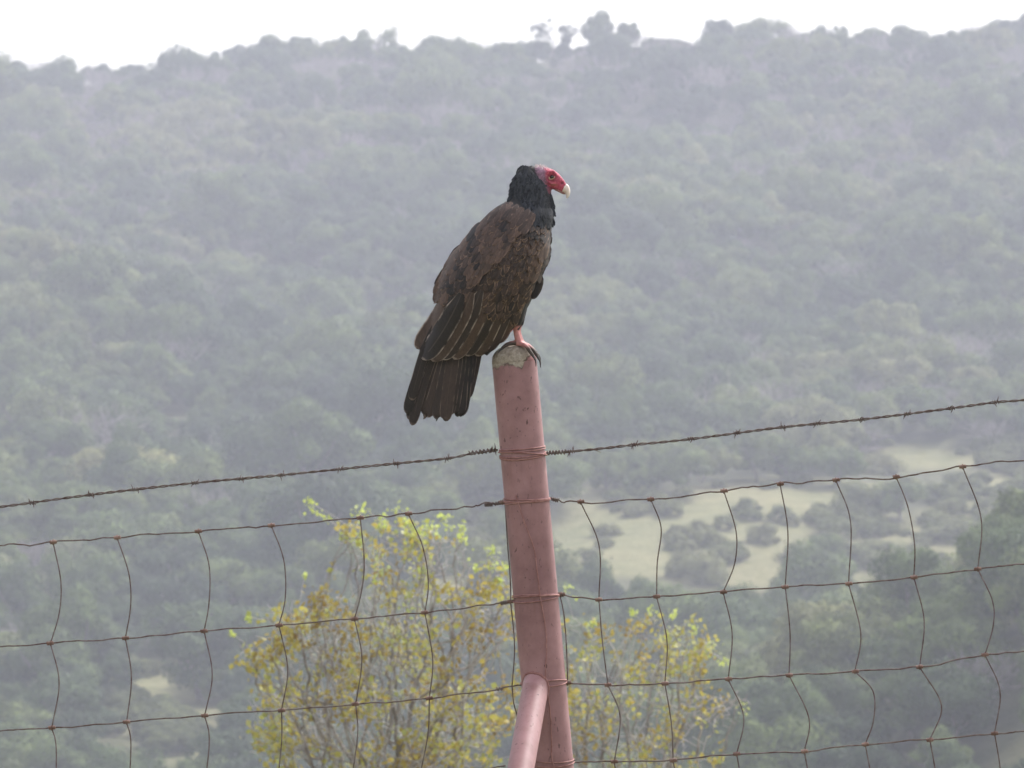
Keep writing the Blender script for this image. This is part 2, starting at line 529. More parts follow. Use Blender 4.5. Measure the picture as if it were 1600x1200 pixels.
# skyline: trees one can tell apart against the white sky
SKY = [(18, 92, 62, 'oak', 'ragged tree at the far left end of the skyline'),
       (146, 84, 30, 'bare', 'thin bare sapling poking above the left skyline'),
       (205, 98, 44, 'oak', 'low flat tree on the left skyline right of the bare sapling'),
       (285, 80, 70, 'oak', 'broad rounded tree on the left skyline before its deepest notch'),
       (322, 82, 26, 'bare', 'small bare tree at the edge of the deepest notch in the skyline'),
       (425, 56, 84, 'oak', 'wide dense tree on the skyline where the ridge steps up'),
       (470, 56, 60, 'oak', 'dense tree just right of where the ridge steps up'),
       (520, 62, 50, 'oak', 'low tree between the step in the ridge and the open-crowned tree'),
       (588, 32, 92, 'open', 'large open-crowned tree rising above the skyline left of the vulture'),
       (682, 54, 62, 'oak', 'low rounded tree on the skyline between the open-crowned tree and the spindly one'),
       (748, 48, 40, 'bare', 'spindly little tree on the skyline above the vulture to the left'),
       (862, 26, 84, 'open', 'open arching tree on the skyline with sky showing through its crown'),
       (934, 18, 62, 'oak', 'tallest tree on the skyline right of the arching one'),
       (980, 34, 48, 'oak', 'shorter tree leaning against the tallest skyline tree'),
       (1125, 26, 60, 'oak', 'rounded tree at the top of the ridge right of centre'),
       (1195, 25, 84, 'oak', 'wide flat-topped tree on the ridge right of centre'),
       (1300, 30, 60, 'open', 'loose thin-crowned tree on the skyline in the dip right of the ridge top'),
       (1362, 38, 60, 'oak', 'low tree on the right skyline after the loose thin-crowned one'),
       (1424, 44, 50, 'oak', 'small tree in the lowest notch of the right skyline'),
       (1524, 18, 54, 'bare', 'spindly bare tree sticking up near the right end of the skyline'),
       (1580, 30, 66, 'oak', 'broad tree at the far right end of the skyline')]
for k, (px, top, wpx, kind, lab) in enumerate(SKY):
    yy = 806 + (k * 7) % 9
    x = (px - 800) / 8000 * yy
    g = terrain(x, yy)
    ztop = EYE + (600 - top) / 8000 * yy
    sc = wpx / 8000 * yy / (5.4 if kind != 'bare' else 4.6)
    hgt = (4.7 if kind != 'bare' else 5.2) * sc
    asp = min(1.6, max(0.85, (ztop - g) / hgt)) if ztop > g else 1
    make_tree(kind, k, (x, yy, ztop - hgt * asp), sc, k * 2.1, lab, 'trees on the skyline', asp)

# all the rest of the wood reads as one mass: one object, instanced from the crowns above
def woodland(name, sel, meshes, label):
    V = [trees[i][:3] for i in sel]
    me = bpy.data.meshes.new(name); me.from_pydata(V, [], [])
    a = me.attributes.new('sc', 'FLOAT_VECTOR', 'POINT'); a.data.foreach_set('vector', np.array([[trees[i][3], trees[i][3], trees[i][3]*trees[i][4]] for i in sel], np.float32).ravel())
    a = me.attributes.new('rot', 'FLOAT_VECTOR', 'POINT'); a.data.foreach_set('vector', np.array([[0, 0, trees[i][5]] for i in sel], np.float32).ravel())
    a = me.attributes.new('vi', 'INT', 'POINT'); a.data.foreach_set('value', np.array([trees[i][7] % len(meshes) for i in sel], np.int32))
    o = obj(name, me)
    ng = bpy.data.node_groups.new(name, 'GeometryNodeTree')
    ng.interface.new_socket('Geometry', in_out='INPUT', socket_type='NodeSocketGeometry')
    ng.interface.new_socket('Geometry', in_out='OUTPUT', socket_type='NodeSocketGeometry')
    n, l = ng.nodes, ng.links
    gi = n.new('NodeGroupInput'); go = n.new('NodeGroupOutput')
    g2i = n.new('GeometryNodeGeometryToInstance')
    for src in reversed(meshes):
        oi = n.new('GeometryNodeObjectInfo'); oi.inputs['As Instance'].default_value = True
        oi.inputs['Object'].default_value = src
        l.new(oi.outputs['Geometry'], g2i.inputs[0])
    iop = n.new('GeometryNodeInstanceOnPoints'); iop.inputs['Pick Instance'].default_value = True
    def na(nm, t):
        x = n.new('GeometryNodeInputNamedAttribute'); x.data_type = t; x.inputs['Name'].default_value = nm; return x.outputs['Attribute']
    l.new(gi.outputs[0], iop.inputs['Points']); l.new(g2i.outputs[0], iop.inputs['Instance'])
    l.new(na('vi', 'INT'), iop.inputs['Instance Index'])
    l.new(na('rot', 'FLOAT_VECTOR'), iop.inputs['Rotation']); l.new(na('sc', 'FLOAT_VECTOR'), iop.inputs['Scale'])
    l.new(iop.outputs[0], go.inputs[0])
    md = o.modifiers.new('scatter', 'NODES'); md.node_group = ng
    tag(o, label, 'woodland', kind='stuff')
    return o
src = {}
for o in list(C.objects):
    if o.type == 'MESH' and o.data.name not in src and o.name.split('.')[0] in ('crown', 'branches'): src[o.data.name] = o
oak_src = [src[m.name] for m in CROWNS if m.name in src]
bare_src = [src[m.name] for m in BARES if m.name in src]
rest = [i for i in range(len(trees)) if i not in own]
woodland('hillside_wood', [i for i in rest if trees[i][6] == 0], oak_src, 'hazy evergreen oak woodland covering the whole hillside in the distance')
base_n = len(trees); trees += extra
woodland('low_scrub', list(range(base_n, len(trees))), scrub_src[:3], 'low scrub scattered over the pale meadow clearings')
woodland('bare_wood', [i for i in rest if trees[i][6] == 1], bare_src, 'grey leafless trees mixed through the hazy hillside woodland')

# ------------------------------------------------------------------ the small yellowing tree behind the fence
def m_leaf(name, stops, tr):
    m = Mat(name, 0.6, 0.3)
    c = m.ramp(m.attr('leaf', 0), stops)
    m.color(c); m.translucent(c, tr)
    return m.m
M_yleaf = m_leaf('yellowing_leaves', [(0, (0.26, 0.175, 0.05)), (0.3, (0.40, 0.31, 0.07)), (0.6, (0.48, 0.42, 0.10)), (0.85, (0.37, 0.40, 0.10)), (1, (0.50, 0.50, 0.26))], 0.4)
M_ytip = m_leaf('lime_young_leaves', [(0, (0.46, 0.52, 0.12)), (1, (0.58, 0.66, 0.22))], 0.45)
M_ybark = m_simple('pale_twig_bark', (0.17, 0.14, 0.12), (0.42, 0.38, 0.36), 9)

M_ytwig = m_simple('pale_twigs', (0.34, 0.31, 0.30), (0.60, 0.57, 0.56), 9)
def colonize(rng, att, start_pts, step, infl, kill, iters=90):
    nodes = [np.array(p, float) for p in start_pts]; parent = [-1] + list(range(len(start_pts) - 1))
    att = att.copy(); N = np.array(nodes)
    near = np.full(len(att), np.inf); nid = np.zeros(len(att), int)
    def upd(lo):
        nonlocal near, nid
        d = np.linalg.norm(att[:, None] - N[None, lo:], axis=2)
        j = d.argmin(1); dm = d[np.arange(len(att)), j]
        b = dm < near; near[b] = dm[b]; nid[b] = j[b] + lo
    upd(0)
    for _ in range(iters):
        if not len(att): break
        act = near < infl
        if not act.any(): break
        new = []; newp = []
        for k in np.unique(nid[act]):
            q = att[act & (nid == k)] - N[k]
            q /= (np.linalg.norm(q, axis=1)[:, None] + 1e-9)
            d = q.mean(0) + rng.normal(size=3) * 0.18
            d /= np.linalg.norm(d) + 1e-9
            new.append(N[k] + d * step); newp.append(k)
        lo = len(N)
        N = np.vstack([N, new]); parent += newp
        upd(lo)
        keep = near > kill
        att, near, nid = att[keep], near[keep], nid[keep]
    return N, parent

def small_tree(seed, Y, envs, base_px, stems, label, ntips, tipspots, nleaf):
    rng = np.random.default_rng(seed)
    k = Y / 8000
    A = []
    for (px, py, rx, ry, rd, n) in envs:
        d = rng.normal(size=(n, 3)); d /= np.linalg.norm(d, axis=1)[:, None]
        d *= rng.uniform(0.15, 1, n)[:, None] ** 0.45
        c = np.array(P(px, py, Y))
        A.append(c + d * np.array([rx * k, rd, ry * k]))
    A = np.vstack(A)
    bx = P(base_px, 600, Y)[0]; bz = terrain(bx, Y) - 0.1
    root = empty('small_elm_tree', (bx, Y, bz))
    o = np.array([bx, Y, bz])
    mb = MB(); tw = MB(); leafc = []; ends = []
    groups = [A[rng.integers(0, stems, len(A)) == s] for s in range(stems)] if stems > 1 else [A]
    for s, att in enumerate(groups):
        cen = att.mean(0)
        p0 = o.copy(); p0[:2] += rng.normal(size=2) * 0.04
        trunk = [p0 + (cen + rng.normal(size=3) * np.array([.25, .25, 0]) - p0) * t * np.array([1, 1, 1]) + np.array([0.06 * math.sin(5*t + s), 0.05 * math.cos(4*t), 0]) for t in np.linspace(0, 0.72, 30)]
        N, par = colonize(rng, att, trunk, 0.055, 0.9, 0.075, 110)
        n = len(N); ch = [[] for _ in range(n)]
        for i in range(1, n): ch[par[i]].append(i)
        rad = np.zeros(n)
        for i in range(n - 1, -1, -1):
            rad[i] = 0.0023 if not ch[i] else (sum(rad[c] ** 2.35 for c in ch[i])) ** (1 / 2.35)
        # chains
        stack = [0]; done = set()
        heads = [(0, None)]
        while heads:
            i, pr = heads.pop()
            pts = [N[pr]] if pr is not None else []
            rs = [min(rad[pr], rad[i] * 1.15)] if pr is not None else []
            while True:
                pts.append(N[i]); rs.append(rad[i])
                if not ch[i]: break
                main = max(ch[i], key=lambda c: rad[c])
                for c in ch[i]:
                    if c != main: heads.append((c, i))
                i = main
            if len(pts) > 1:
                (mb if max(rs) > 0.006 else tw).tube([p - o for p in pts], rs, 6 if max(rs) > 0.012 else 4, cap=False)
        thin = np.where(rad < 0.0048)[0]
        leafc.append(N[thin]); ends.append(N[[i for i in range(n) if not ch[i]]])
    t = mb.build('trunk', M_ybark, root)
    Lc = np.vstack(leafc); E = np.vstack(ends)
    dens = np.array([noise.noise((p[0] * 3.4, p[1] * 3.4, p[2] * 5.0 + seed)) + 0.12 * noise.noise((p[0] * 11, p[1] * 11, p[2] * 15)) for p in Lc])
    Lc = Lc[dens > 0.06]
    pick = Lc[rng.integers(0, len(Lc), nleaf)]
    off = rng.normal(size=(nleaf, 3)) * 0.028
    pos = pick + off - o
    V, F = rnd_quads(rng, pos, rng.uniform(0.026, 0.054, nleaf))
    tone = np.array([0.5 + 0.75 * noise.noise((p[0] * 2.2, p[1] * 2.2, p[2] * 2.2 + 4)) for p in pick]) + rng.uniform(-.28, .28, nleaf)
    tone = np.clip(np.repeat(tone, 4), 0, 1)
    f = obj('foliage', mesh_from('foliage', V, F, {'leaf': np.stack([tone]*3, 1)}), M_yleaf, root)
    # lime tufts of young growth
    T = [np.array(P(px, py, Y)) + np.array([0, rng.uniform(-.3, .3), 0]) for (px, py) in tipspots]
    hi = E[np.argsort(-E[:, 2] + rng.normal(size=len(E)) * 0.35)][:ntips * 3]
    T += [hi[i] for i in rng.permutation(len(hi))[:ntips]]
    cc = []
    for q in T:
        nn = int(rng.integers(7, 30)); rr = rng.uniform(0.012, 0.03)
        j = np.argmin(np.linalg.norm(E - q, axis=1))
        if np.linalg.norm(E[j] - q) < 0.5 and q is not E[j]:
            tw2.tube([E[j], (E[j] + q) / 2 + np.array([0, 0, 0.01]), q], [0.0032, .0027, .0022], 3, cap=False)
        cc.append(q + rng.normal(size=(nn, 3)) * rr)
    cc = np.vstack(cc) - o
    V, F = rnd_quads(rng, cc, rng.uniform(0.018, 0.034, len(cc)))
    tone = np.repeat(rng.uniform(0, 1, len(cc)), 4)
    obj('young_leaves', mesh_from('young_leaves', V, F, {'leaf': np.stack([tone]*3, 1)}), M_ytip, root)
    if tw2.v:
        tw2.v = [tuple(np.array(v) - o) for v in tw2.v]
        tw.add(tw2.v, tw2.f); tw2.v = []; tw2.f = []; tw2.a = []
    tw.build('twigs', M_ytwig, root)
    tag(root, label, 'tree')
    return root
tw2 = MB()
small_tree(3, 34.0, [(640, 870, 95, 62, .5, 330), (600, 985, 175, 80, .7, 700), (605, 1110, 225, 110, .85, 1300), (765, 950, 75, 85, .5, 360), (515, 990, 140, 75, .5, 340), (455, 1150, 85, 60, .4, 200),
                     (425, 1090, 45, 22, .3, 60), (400, 1030, 45, 20, .25, 50), (545, 845, 30, 30, .2, 60), (640, 1280, 240, 130, .9, 900)],
           630, 4, 'thin tree with yellowing leaves and lime tips, left of and behind the pink post', 20,
           [(487, 784), (485, 797), (562, 802), (573, 797), (617, 797), (598, 810), (510, 810), (692, 810), (674, 828), (683, 832), (698, 822), (724, 823),
            (768, 864), (768, 884), (788, 888), (781, 904), (638, 934), (474, 904), (390, 964), (362, 992), (720, 828), (640, 858)], 6300)
small_tree(8, 37.0, [(1030, 1015, 100, 58, .5, 330), (985, 1110, 125, 80, .6, 560), (1110, 1100, 75, 32, .4, 170), (905, 1010, 45, 50, .3, 120), (1010, 1240, 150, 100, .7, 500), (910, 1110, 45, 90, .4, 240)],
           990, 3, 'thin tree with yellowing leaves and pale twigs, right of and behind the pink post', 3,
           [(988, 957), (1018, 950), (1084, 983), (1110, 1014), (1128, 1030), (1160, 1107), (884, 927), (1050, 960)], 2000)

# ------------------------------------------------------------------ fence post
PXM = 0.0015      # metres per measured pixel at the fence
gz = terrain(0.1, FENCE_Y)
PYG = 600 + (EYE - gz) / PXM + 60
def m_paint():
    m = Mat('pink_painted_steel', 0.55, 0.4)
    v = m.coord('Object')
    c = m.ramp(m.noise(22, 5, 0.6, v), [(0.3, (0.265, 0.128, 0.128)), (0.7, (0.37, 0.19, 0.19))])
    vs = m.coord('Object', (1, 1, 0.55))
    spots = m.ramp(m.noise(110, 3, 0.6, vs), [(0.325, 1), (0.36, 0)])           # small rust pits
    zone = m.ramp(m.noise(9, 2, 0.5, v), [(0.42, 0), (0.58, 1)])
    sp = m.n.new('ShaderNodeSeparateXYZ'); m.l.new(v, sp.inputs[0])
    streak = m.ramp(m.noise(90, 3, 0.6, m.coord('Object', (1, 1, 0.08))), [(0.45, 0), (0.7, 1)])
    fade = m.ramp(m.noise(5, 3, 0.6, m.coord('Object', (1, 1, 0.4))), [(0.35, (0.74, 0.72, 0.72)), (0.65, (1.08, 1.14, 1.16))])
    c = m.mix(1.0, c, fade, 'MULTIPLY')
    for pw in (715, 785, 937, 1068, 1190):          # rust washed down from under each wire tie
        zw = (PYG - pw) * PXM
        up = m.math('LESS_THAN', sp.outputs['Z'], zw + 0.006)
        dn = m.math('MULTIPLY', m.math('SUBTRACT', sp.outputs['Z'], zw - 0.075), 9.0)
        k = m.n.new('ShaderNodeClamp'); m.l.new(m.math('MULTIPLY', dn, up), k.inputs[0])
        c = m.mix(m.math('MULTIPLY', k.outputs[0], m.math('ADD', m.math('MULTIPLY', streak, 0.55), 0.08)), c, (0.20, 0.085, 0.065))
    f = m.mix(1.0, spots, m.mix(0.35, zone, (1, 1, 1)), 'MULTIPLY')
    c = m.mix(f, c, (0.12, 0.055, 0.055))
    scr = m.ramp(m.noise(26, 4, 0.65, m.coord('Object', (1, 1, 0.3))), [(0.255, 1), (0.28, 0)])
    c = m.mix(scr, c, (0.08, 0.06, 0.06))
    zt = (PYG - 566) * PXM; xt = -zt * 0.0915
    h = m.math('ADD', m.math('SUBTRACT', sp.outputs['Z'], zt), m.math('MULTIPLY', m.math('SUBTRACT', m.noise(45, 4, 0.65, v), 0.5), 0.045))
    h = m.math('SUBTRACT', m.math('ADD', h, 0.008), m.math('MULTIPLY', m.math('MAXIMUM', m.math('SUBTRACT', sp.outputs['X'], xt + 0.018), 0.0), 1.2))
    conc = m.ramp(m.noise(120, 5, 0.7, v), [(0.3, (0.20, 0.155, 0.12)), (0.55, (0.38, 0.32, 0.26)), (0.75, (0.52, 0.46, 0.39))])
    h = m.math('ADD', m.math('MULTIPLY', h, 25.0), 0.5)
    c = m.mix(m.ramp(h, [(0.495, 0), (0.515, 1)]), c, conc)
    rim = m.ramp(h, [(0.30, 0), (0.47, 1), (0.53, 1), (0.6, 0)])
    c = m.mix(m.mix(1.0, rim, m.ramp(m.noise(60, 3, 0.6, v), [(0.42, 0), (0.58, 1)]), 'MULTIPLY'), c, (0.12, 0.085, 0.07))
    m.color(c)
    m.bump(m.noise(60, 4, 0.6, v), 0.25, 0.002)
    return m.m
def m_cap():
    m = Mat('concrete_and_paint', 0.9, 0.15)
    v = m.coord('Object')
    conc = m.ramp(m.noise(120, 5, 0.7, v), [(0.3, (0.20, 0.155, 0.12)), (0.55, (0.38, 0.32, 0.26)), (0.75, (0.52, 0.46, 0.39))])
    paint = m.ramp(m.noise(22, 5, 0.6, v), [(0.3, (0.265, 0.128, 0.128)), (0.7, (0.37, 0.19, 0.19))])
    sp = m.n.new('ShaderNodeSeparateXYZ'); m.l.new(v, sp.inputs[0])
    h = m.math('ADD', sp.outputs['Z'], m.math('MULTIPLY', m.math('SUBTRACT', m.noise(45, 4, 0.65, v), 0.5), 0.03))
    h = m.math('SUBTRACT', m.math('ADD', h, 0.004), m.math('MULTIPLY', m.math('MAXIMUM', m.math('SUBTRACT', sp.outputs['X'], 0.018), 0.0), 0.9))
    k = m.ramp(m.math('ADD', m.math('MULTIPLY', h, 25.0), 0.5), [(0.495, 0), (0.51, 1)])
    rim = m.ramp(m.math('ADD', m.math('MULTIPLY', h, 25.0), 0.5), [(0.38, 0), (0.49, 1), (0.53, 1), (0.6, 0)])
    grime = m.mix(1.0, rim, m.ramp(m.noise(60, 3, 0.6, v), [(0.4, 0), (0.55, 1)]), 'MULTIPLY')
    c = m.mix(k, paint, conc)
    m.color(m.mix(grime, c, (0.12, 0.085, 0.07)))
    m.bump(m.noise(140, 5, 0.7, v), 0.7, 0.004)
    return m.m
M_paint, M_cap = m_paint(), m_cap()
M_rust = m_simple('rusty_wire', (0.085, 0.045, 0.034), (0.19, 0.155, 0.14), 45, 0.75, 0.4, 0.001, 0.3)
M_rustpost = m_simple('painted_wire', (0.24, 0.10, 0.09), (0.42, 0.22, 0.20), 60, 0.7, 0.4, 0.001, 0.3)
M_crimp = m_simple('rusty_knot', (0.11, 0.05, 0.035), (0.30, 0.19, 0.15), 50, 0.7, 0.4, 0.001, 0.4)

def post_c(py): return (804.5 + (py - 575) * 0.0915)       # post axis in measured pixels (it leans to the left)
POST_R = 35 * PXM
axis_top = np.array(P(post_c(566), 566)); 
gz = terrain(0.1, FENCE_Y)
py_g = 600 + (EYE - gz) / PXM + 60
axis_bot = np.array(P(post_c(py_g), py_g))
post = empty('fence_post', tuple(axis_bot))
tag(post, 'leaning pink painted pipe post with a rough concrete cap under the vulture', 'fence post')
mb = MB()
pts = [axis_bot + (axis_top - axis_bot) * t for t in np.linspace(0, 1, 60)]
mb.tube([p - axis_bot for p in pts], [POST_R * (1 + 0.006 * noise.noise((0, 0, i * .4))) for i in range(60)], 48, cap=False)
# rolled top edge
mb.build('pipe', M_paint, post)
# cap dome (own frame at the rim)
axd = (axis_top - axis_bot) / np.linalg.norm(axis_top - axis_bot)
V, F = [], []
sg, rg = 56, 26
for j in range(rg):
    t = j / (rg - 1)
    ang = t * math.pi / 2
    r = POST_R * 1.003 * math.cos(ang) ** 0.62 if t < 1 else 0.0
    z = math.sin(ang) * 26 * PXM
    if j == 0: r = POST_R * 0.998
    for i in range(sg):
        a = 2 * math.pi * i / sg
        k = 1 + 0.05 * noise.noise((math.cos(a) * 2.2, math.sin(a) * 2.2, t * 3)) * min(1, t * 3) + .02 * noise.noise((math.cos(a) * 9, math.sin(a) * 9, t * 9)) * min(1, t * 4)
        V.append((r * k * math.cos(a), r * k * math.sin(a), z * k))
for j in range(rg - 1):
    for i in range(sg):
        i2 = (i + 1) % sg
        F.append((j*sg + i, j*sg + i2, (j+1)*sg + i2, (j+1)*sg + i))
cap = obj('concrete_cap', mesh_from('concrete_cap', V, F), M_cap, post, True)
cap.location = tuple(axis_top - axis_bot)
cap.rotation_euler = (0, -math.atan(0.0915), 0)
# brace: a thinner pipe leaning on the front of the post
j0 = np.array(P(837, 1070)) + np.array([0, -POST_R * 0.75, 0])
bdir = np.array([-0.038, -0.25, -0.19])
n_b = (j0[2] - gz + 0.1) / 0.19
mb = MB()
bp = [j0 + bdir * n_b * t for t in np.linspace(-0.06, 1, 30)]
mb.tube([p - axis_bot for p in bp], 20.5 * PXM, 36)
br = mb.build('brace', M_paint, post)
wb = MB()                                         # the weld bead round the joint
bd = bdir / np.linalg.norm(bdir); ba = np.cross(bd, [0, 0, 1.0]); ba /= np.linalg.norm(ba); bb_ = np.cross(bd, ba)
bead = []
for th in np.linspace(0, 2 * math.pi, 49):
    for tt in np.linspace(-0.12, 0.25, 400):
        q = j0 + bd * tt + 20.5 * PXM * (math.cos(th) * ba + math.sin(th) * bb_)
        e = q - axis_bot; e = e - axd * e.dot(axd)
        if np.linalg.norm(e) > POST_R and e[1] < 0:
            bead.append(q - axis_bot + np.array([0, -.001, 0]) + np.array([0.001, 0.001, 0.002]) * noise.noise((th * 9, 0, 0))); break
wb.tube(bead, [0.0034 * (1 + .35 * noise.noise((k * .9, 3, 0))) for k in range(len(bead))], 7)
wb.build('weld_bead', M_rustpost, post)

# ------------------------------------------------------------------ wires
def front(py, off=0.0):       # y of the post's front face at the axis
    return FENCE_Y - POST_R - off
def w3(px, py, dy=0.0): return np.array(P(px, py)) + np.array([0, dy, 0])
def kinky(pts, seed, amp=1.2, n=10):
    """a wire through measured points, with the small kinks old wire has"""
    c = catmull(pts, n)
    out = []
    for i, p in enumerate(c):
        k = noise.noise((i * 0.33, seed, 0.5)) * amp + noise.noise((i * 1.3, seed, 3.5)) * amp * 0.35
        q = p.copy(); q[1] += k; out.append(w3(q[0], q[1], noise.noise((i * .2, seed, 9)) * 0.002))
    return out
def loop(px_l, py_l, px_r, py_r, sag=0.0, r=POST_R + 0.002, n=40, a0=0, a1=2 * math.pi):
    """a wire turn round the post from the left edge height to the right edge height; sag in px at the front"""
    out = []
    for a in np.linspace(a0, a1, n):
        t = (1 - math.cos(a)) / 2        # 0 at left, 1 at right
        py = py_l + (py_r - py_l) * t + sag * max(0, math.sin(a))
        cx = post_c(py)
        x, _, z = P(cx, py)
        out.append(np.array([x - math.cos(a) * r, FENCE_Y - math.sin(a) * r, z]))
    return out
def coil(mb, a, b, turns, r, wr, seg=5):
    a = np.array(a); b = np.array(b); d = b - a; L = np.linalg.norm(d); d /= L
    u = np.cross(d, [0, 1, 0]); u /= np.linalg.norm(u); v = np.cross(d, u)
    n = int(turns * 10)
    mb.tube([a + d * L * i / n + r * (1 + .25 * noise.noise((i * .3, a[0] * 9, 0))) * (math.cos(i / 10 * 2 * math.pi) * u + math.sin(i / 10 * 2 * math.pi) * v) for i in range(n + 1)], wr, seg)

def resample(path, step):
    path = [np.array(p) for p in path]
    d = [0]
    for a, b in zip(path, path[1:]): d.append(d[-1] + np.linalg.norm(b - a))
    n = max(2, int(d[-1] / step)); s = np.linspace(0, d[-1], n)
    A = np.array(path)
    return np.stack([np.interp(s, d, A[:, k]) for k in range(3)], 1)

def barbed(name_label, pts, barbs, near_post, seed):
    path = resample([w3(*p) for p in catmull(pts, 10)], 0.004)
    root = empty('barbed_wire', tuple(path[0] if near_post == 0 else path[-1]))
    o = np.array(root.location)
    n = len(path)
    for s in range(2):
        mb = MB(); q = []
        for i, p in enumerate(path):
            ph = i * 0.004 / 0.05 * 2 * math.pi + s * math.pi + 0.8 * noise.noise((i * .01, seed, 0))
            rr = 0.0019 * (1 + 0.35 * noise.noise((i * .03, seed, 4)))
            q.append(p + np.array([0, math.sin(ph) * rr, math.cos(ph) * rr]) - o)
        mb.tube(q, 0.00165, 6)
        mb.build('strand', M_rust, root)
    rb = random.Random(seed)
    for bx in barbs:
        i = int(np.argmin(abs(path[:, 0] - P(bx, 600)[0]))); i = min(max(i, 3), n - 4)
        c = path[i]; d = path[i + 2] - path[i - 2]; d /= np.linalg.norm(d)
        mb = MB()
        coil(mb, c - d * 0.007 - o, c + d * 0.007 - o, 2.5, 0.0042, 0.0011)
        a = rb.uniform(0, 6.28)
        for sgn in (-1, 1):
            for k in (0, 1):
                b = a + (math.pi if sgn > 0 else 0) + k * rb.uniform(0.8, 1.6)
                dirv = np.array([0, math.sin(b), math.cos(b)]) + d * rb.uniform(-.6, .6)
                dirv /= np.linalg.norm(dirv)
                s0 = c + d * sgn * 0.004 - o
                mb.tube([s0, s0 + dirv * 0.009, s0 + dirv * rb.uniform(0.010, 0.015)], [0.0012, 0.0011, 0.0003], 5)
        mb.build('barb', M_rust, root)
    # the ends wound back on themselves next to the post, and the turns round the post
    mb = MB()
    if near_post == 1:      # left wire: ends at the right
        coil(mb, w3(733, 708.5) - o, w3(774, 703) - o, 7, 0.0047, 0.0016)
        mq = MB(); mq.tube([w3(773, 692) - o, w3(774, 700) - o, w3(775, 708) - o], [.0006, .0013, .0013], 5); mq.build('barb', M_rust, root)
        mb2 = MB()
        mb2.tube([p - o for p in loop(780, 703, 853, 697, 1.5, POST_R + .0018)], 0.0017, 6)
        mb2.tube([p - o for p in loop(780, 705, 853, 700, 2.5, POST_R + .0020)], 0.0016, 6)
        mb2.tube([p - o for p in loop(780, 714, 853, 708, 6, POST_R + .0019)], 0.0016, 6)
    else:
        coil(mb, w3(855, 708) - o, w3(884, 706) - o, 6, 0.0048, 0.0016)
        mq = MB(); mq.tube([w3(918, 702, -.004) - o, w3(930, 703, -.006) - o, w3(939, 707, -.008) - o], [.0014, .0012, .0004], 5); mq.build('barb', M_rust, root)
        mb2 = MB()
        mb2.tube([p - o for p in loop(783, 712, 854, 706, 5, POST_R + .0022)], 0.0017, 6)
        mb2.tube([p - o for p in loop(783, 716, 854, 709, 5, POST_R + .0020)], 0.0016, 6)
        mb2.tube([p - o for p in loop(783, 707, 854, 711, -2, POST_R + .0042)], 0.0016, 6)
    mb.build('wound_end', M_rust, root)
    mb2.build('post_turns', M_rustpost, root)
    tag(root, name_label, 'barbed wire')
barbed('rusty barbed wire running from the pink post to the left edge', [(-160, 810), (0, 792), (142, 773), (300, 755), (442, 742), (600, 726), (700, 716), (735, 709), (778, 703)],
       [-110, -30, 50, 142, 212, 304, 377, 442, 531, 618, 700, 772], 1, 5)
barbed('rusty barbed wire running from the pink post to the right edge', [(853, 709), (890, 705.5), (938, 701), (990, 695), (1080, 686), (1222, 667.5), (1350, 655), (1485, 638), (1555, 628.5), (1600, 625), (1780, 608)],
       [892, 992, 1080, 1152, 1222, 1277, 1345, 1417, 1486, 1555, 1630, 1710], 0, 9)

def panel(label, rows, stays, seed, post_side):
    o = np.array(P(rows[0][0 if post_side == 'l' else -1][0], rows[0][0][1]))
    root = empty('woven_wire_fence', tuple(o))
    tag(root, label, 'wire fence')
    for r, pts in enumerate(rows):
        mb = MB(); mb.tube([p - o for p in kinky(pts, seed + r * 3.1, 3.6 if r == 0 else 2.2)], 0.00185, 6)
        mb.build('horizontal_wire', M_rust, root)
    k = 0
    for st in stays:
        for seg in st:
            mb = MB(); mb.tube([p - o for p in kinky(seg, seed + 40 + k, 0.5, 8)], 0.00165, 6)
            mb.build('stay_wire', M_rust, root); k += 1
    for r, pts in enumerate(rows):
        for (px, py) in pts:
            if not any(abs(px - s[0][0]) < 12 and abs(py - s[0][1]) < 12 or abs(px - s[-1][0]) < 12 and abs(py - s[-1][1]) < 12 for st in stays for s in st): continue
            mb = MB()
            d = np.array([1, 0, .1]); d /= np.linalg.norm(d)
            c = w3(px, py) - o
            wob = noise.noise((px * .1, py * .1, 0)) * .002
            coil(mb, c - d * (0.0075 + wob), c - d * 0.001, 2.5, 0.0032, 0.0017)
            coil(mb, c + d * 0.001, c + d * (0.0075 - wob), 2.5, 0.0032, 0.0017)
            mb.tube([c + np.array([0, 0, .006]), c + np.array([0, -.003, 0]), c - np.array([0, 0, .006])], .0017, 5)
            mb.build('knot', M_crimp, root)
    return root, o

def u5(u, v): return (850 + u / 2, 600 + v / 2)
def u3(u, v): return (u / 2.4, 700 + v / 2.4)
def u4(u, v): return (300 + u / 2.667, 750 + v / 2.667)
R1 = [(858, 778), (873, 782), (907, 784), (1017, 780), (1131, 767), (1219, 756), (1306, 750), (1400, 745), (1504, 729), (1600, 719), (1640, 716), (1760, 707)]
R2 = [(868, 928), (877, 929), (936, 937), (1026, 932), (1130, 925), (1227, 917), (1326, 912), (1428, 902), (1528, 889), (1600, 882), (1650, 878), (1760, 868)]
R3 = [(880, 1065), (887, 1067), (950, 1070), (1039, 1068), (1138, 1061), (1233, 1055), (1336, 1049), (1437, 1042), (1539, 1023), (1600, 1018), (1660, 1012), (1760, 1003)]
R4 = [(888, 1186), (896, 1190), (960, 1190), (1052, 1188), (1151, 1178), (1257, 1174), (1352, 1163), (1453, 1156), (1554, 1146), (1600, 1142), (1670, 1138), (1760, 1130)]
R5 = [(900, 1312), (960, 1310), (1055, 1308), (1158, 1298), (1262, 1292), (1360, 1284), (1460, 1276), (1560, 1266), (1676, 1258), (1760, 1250)]
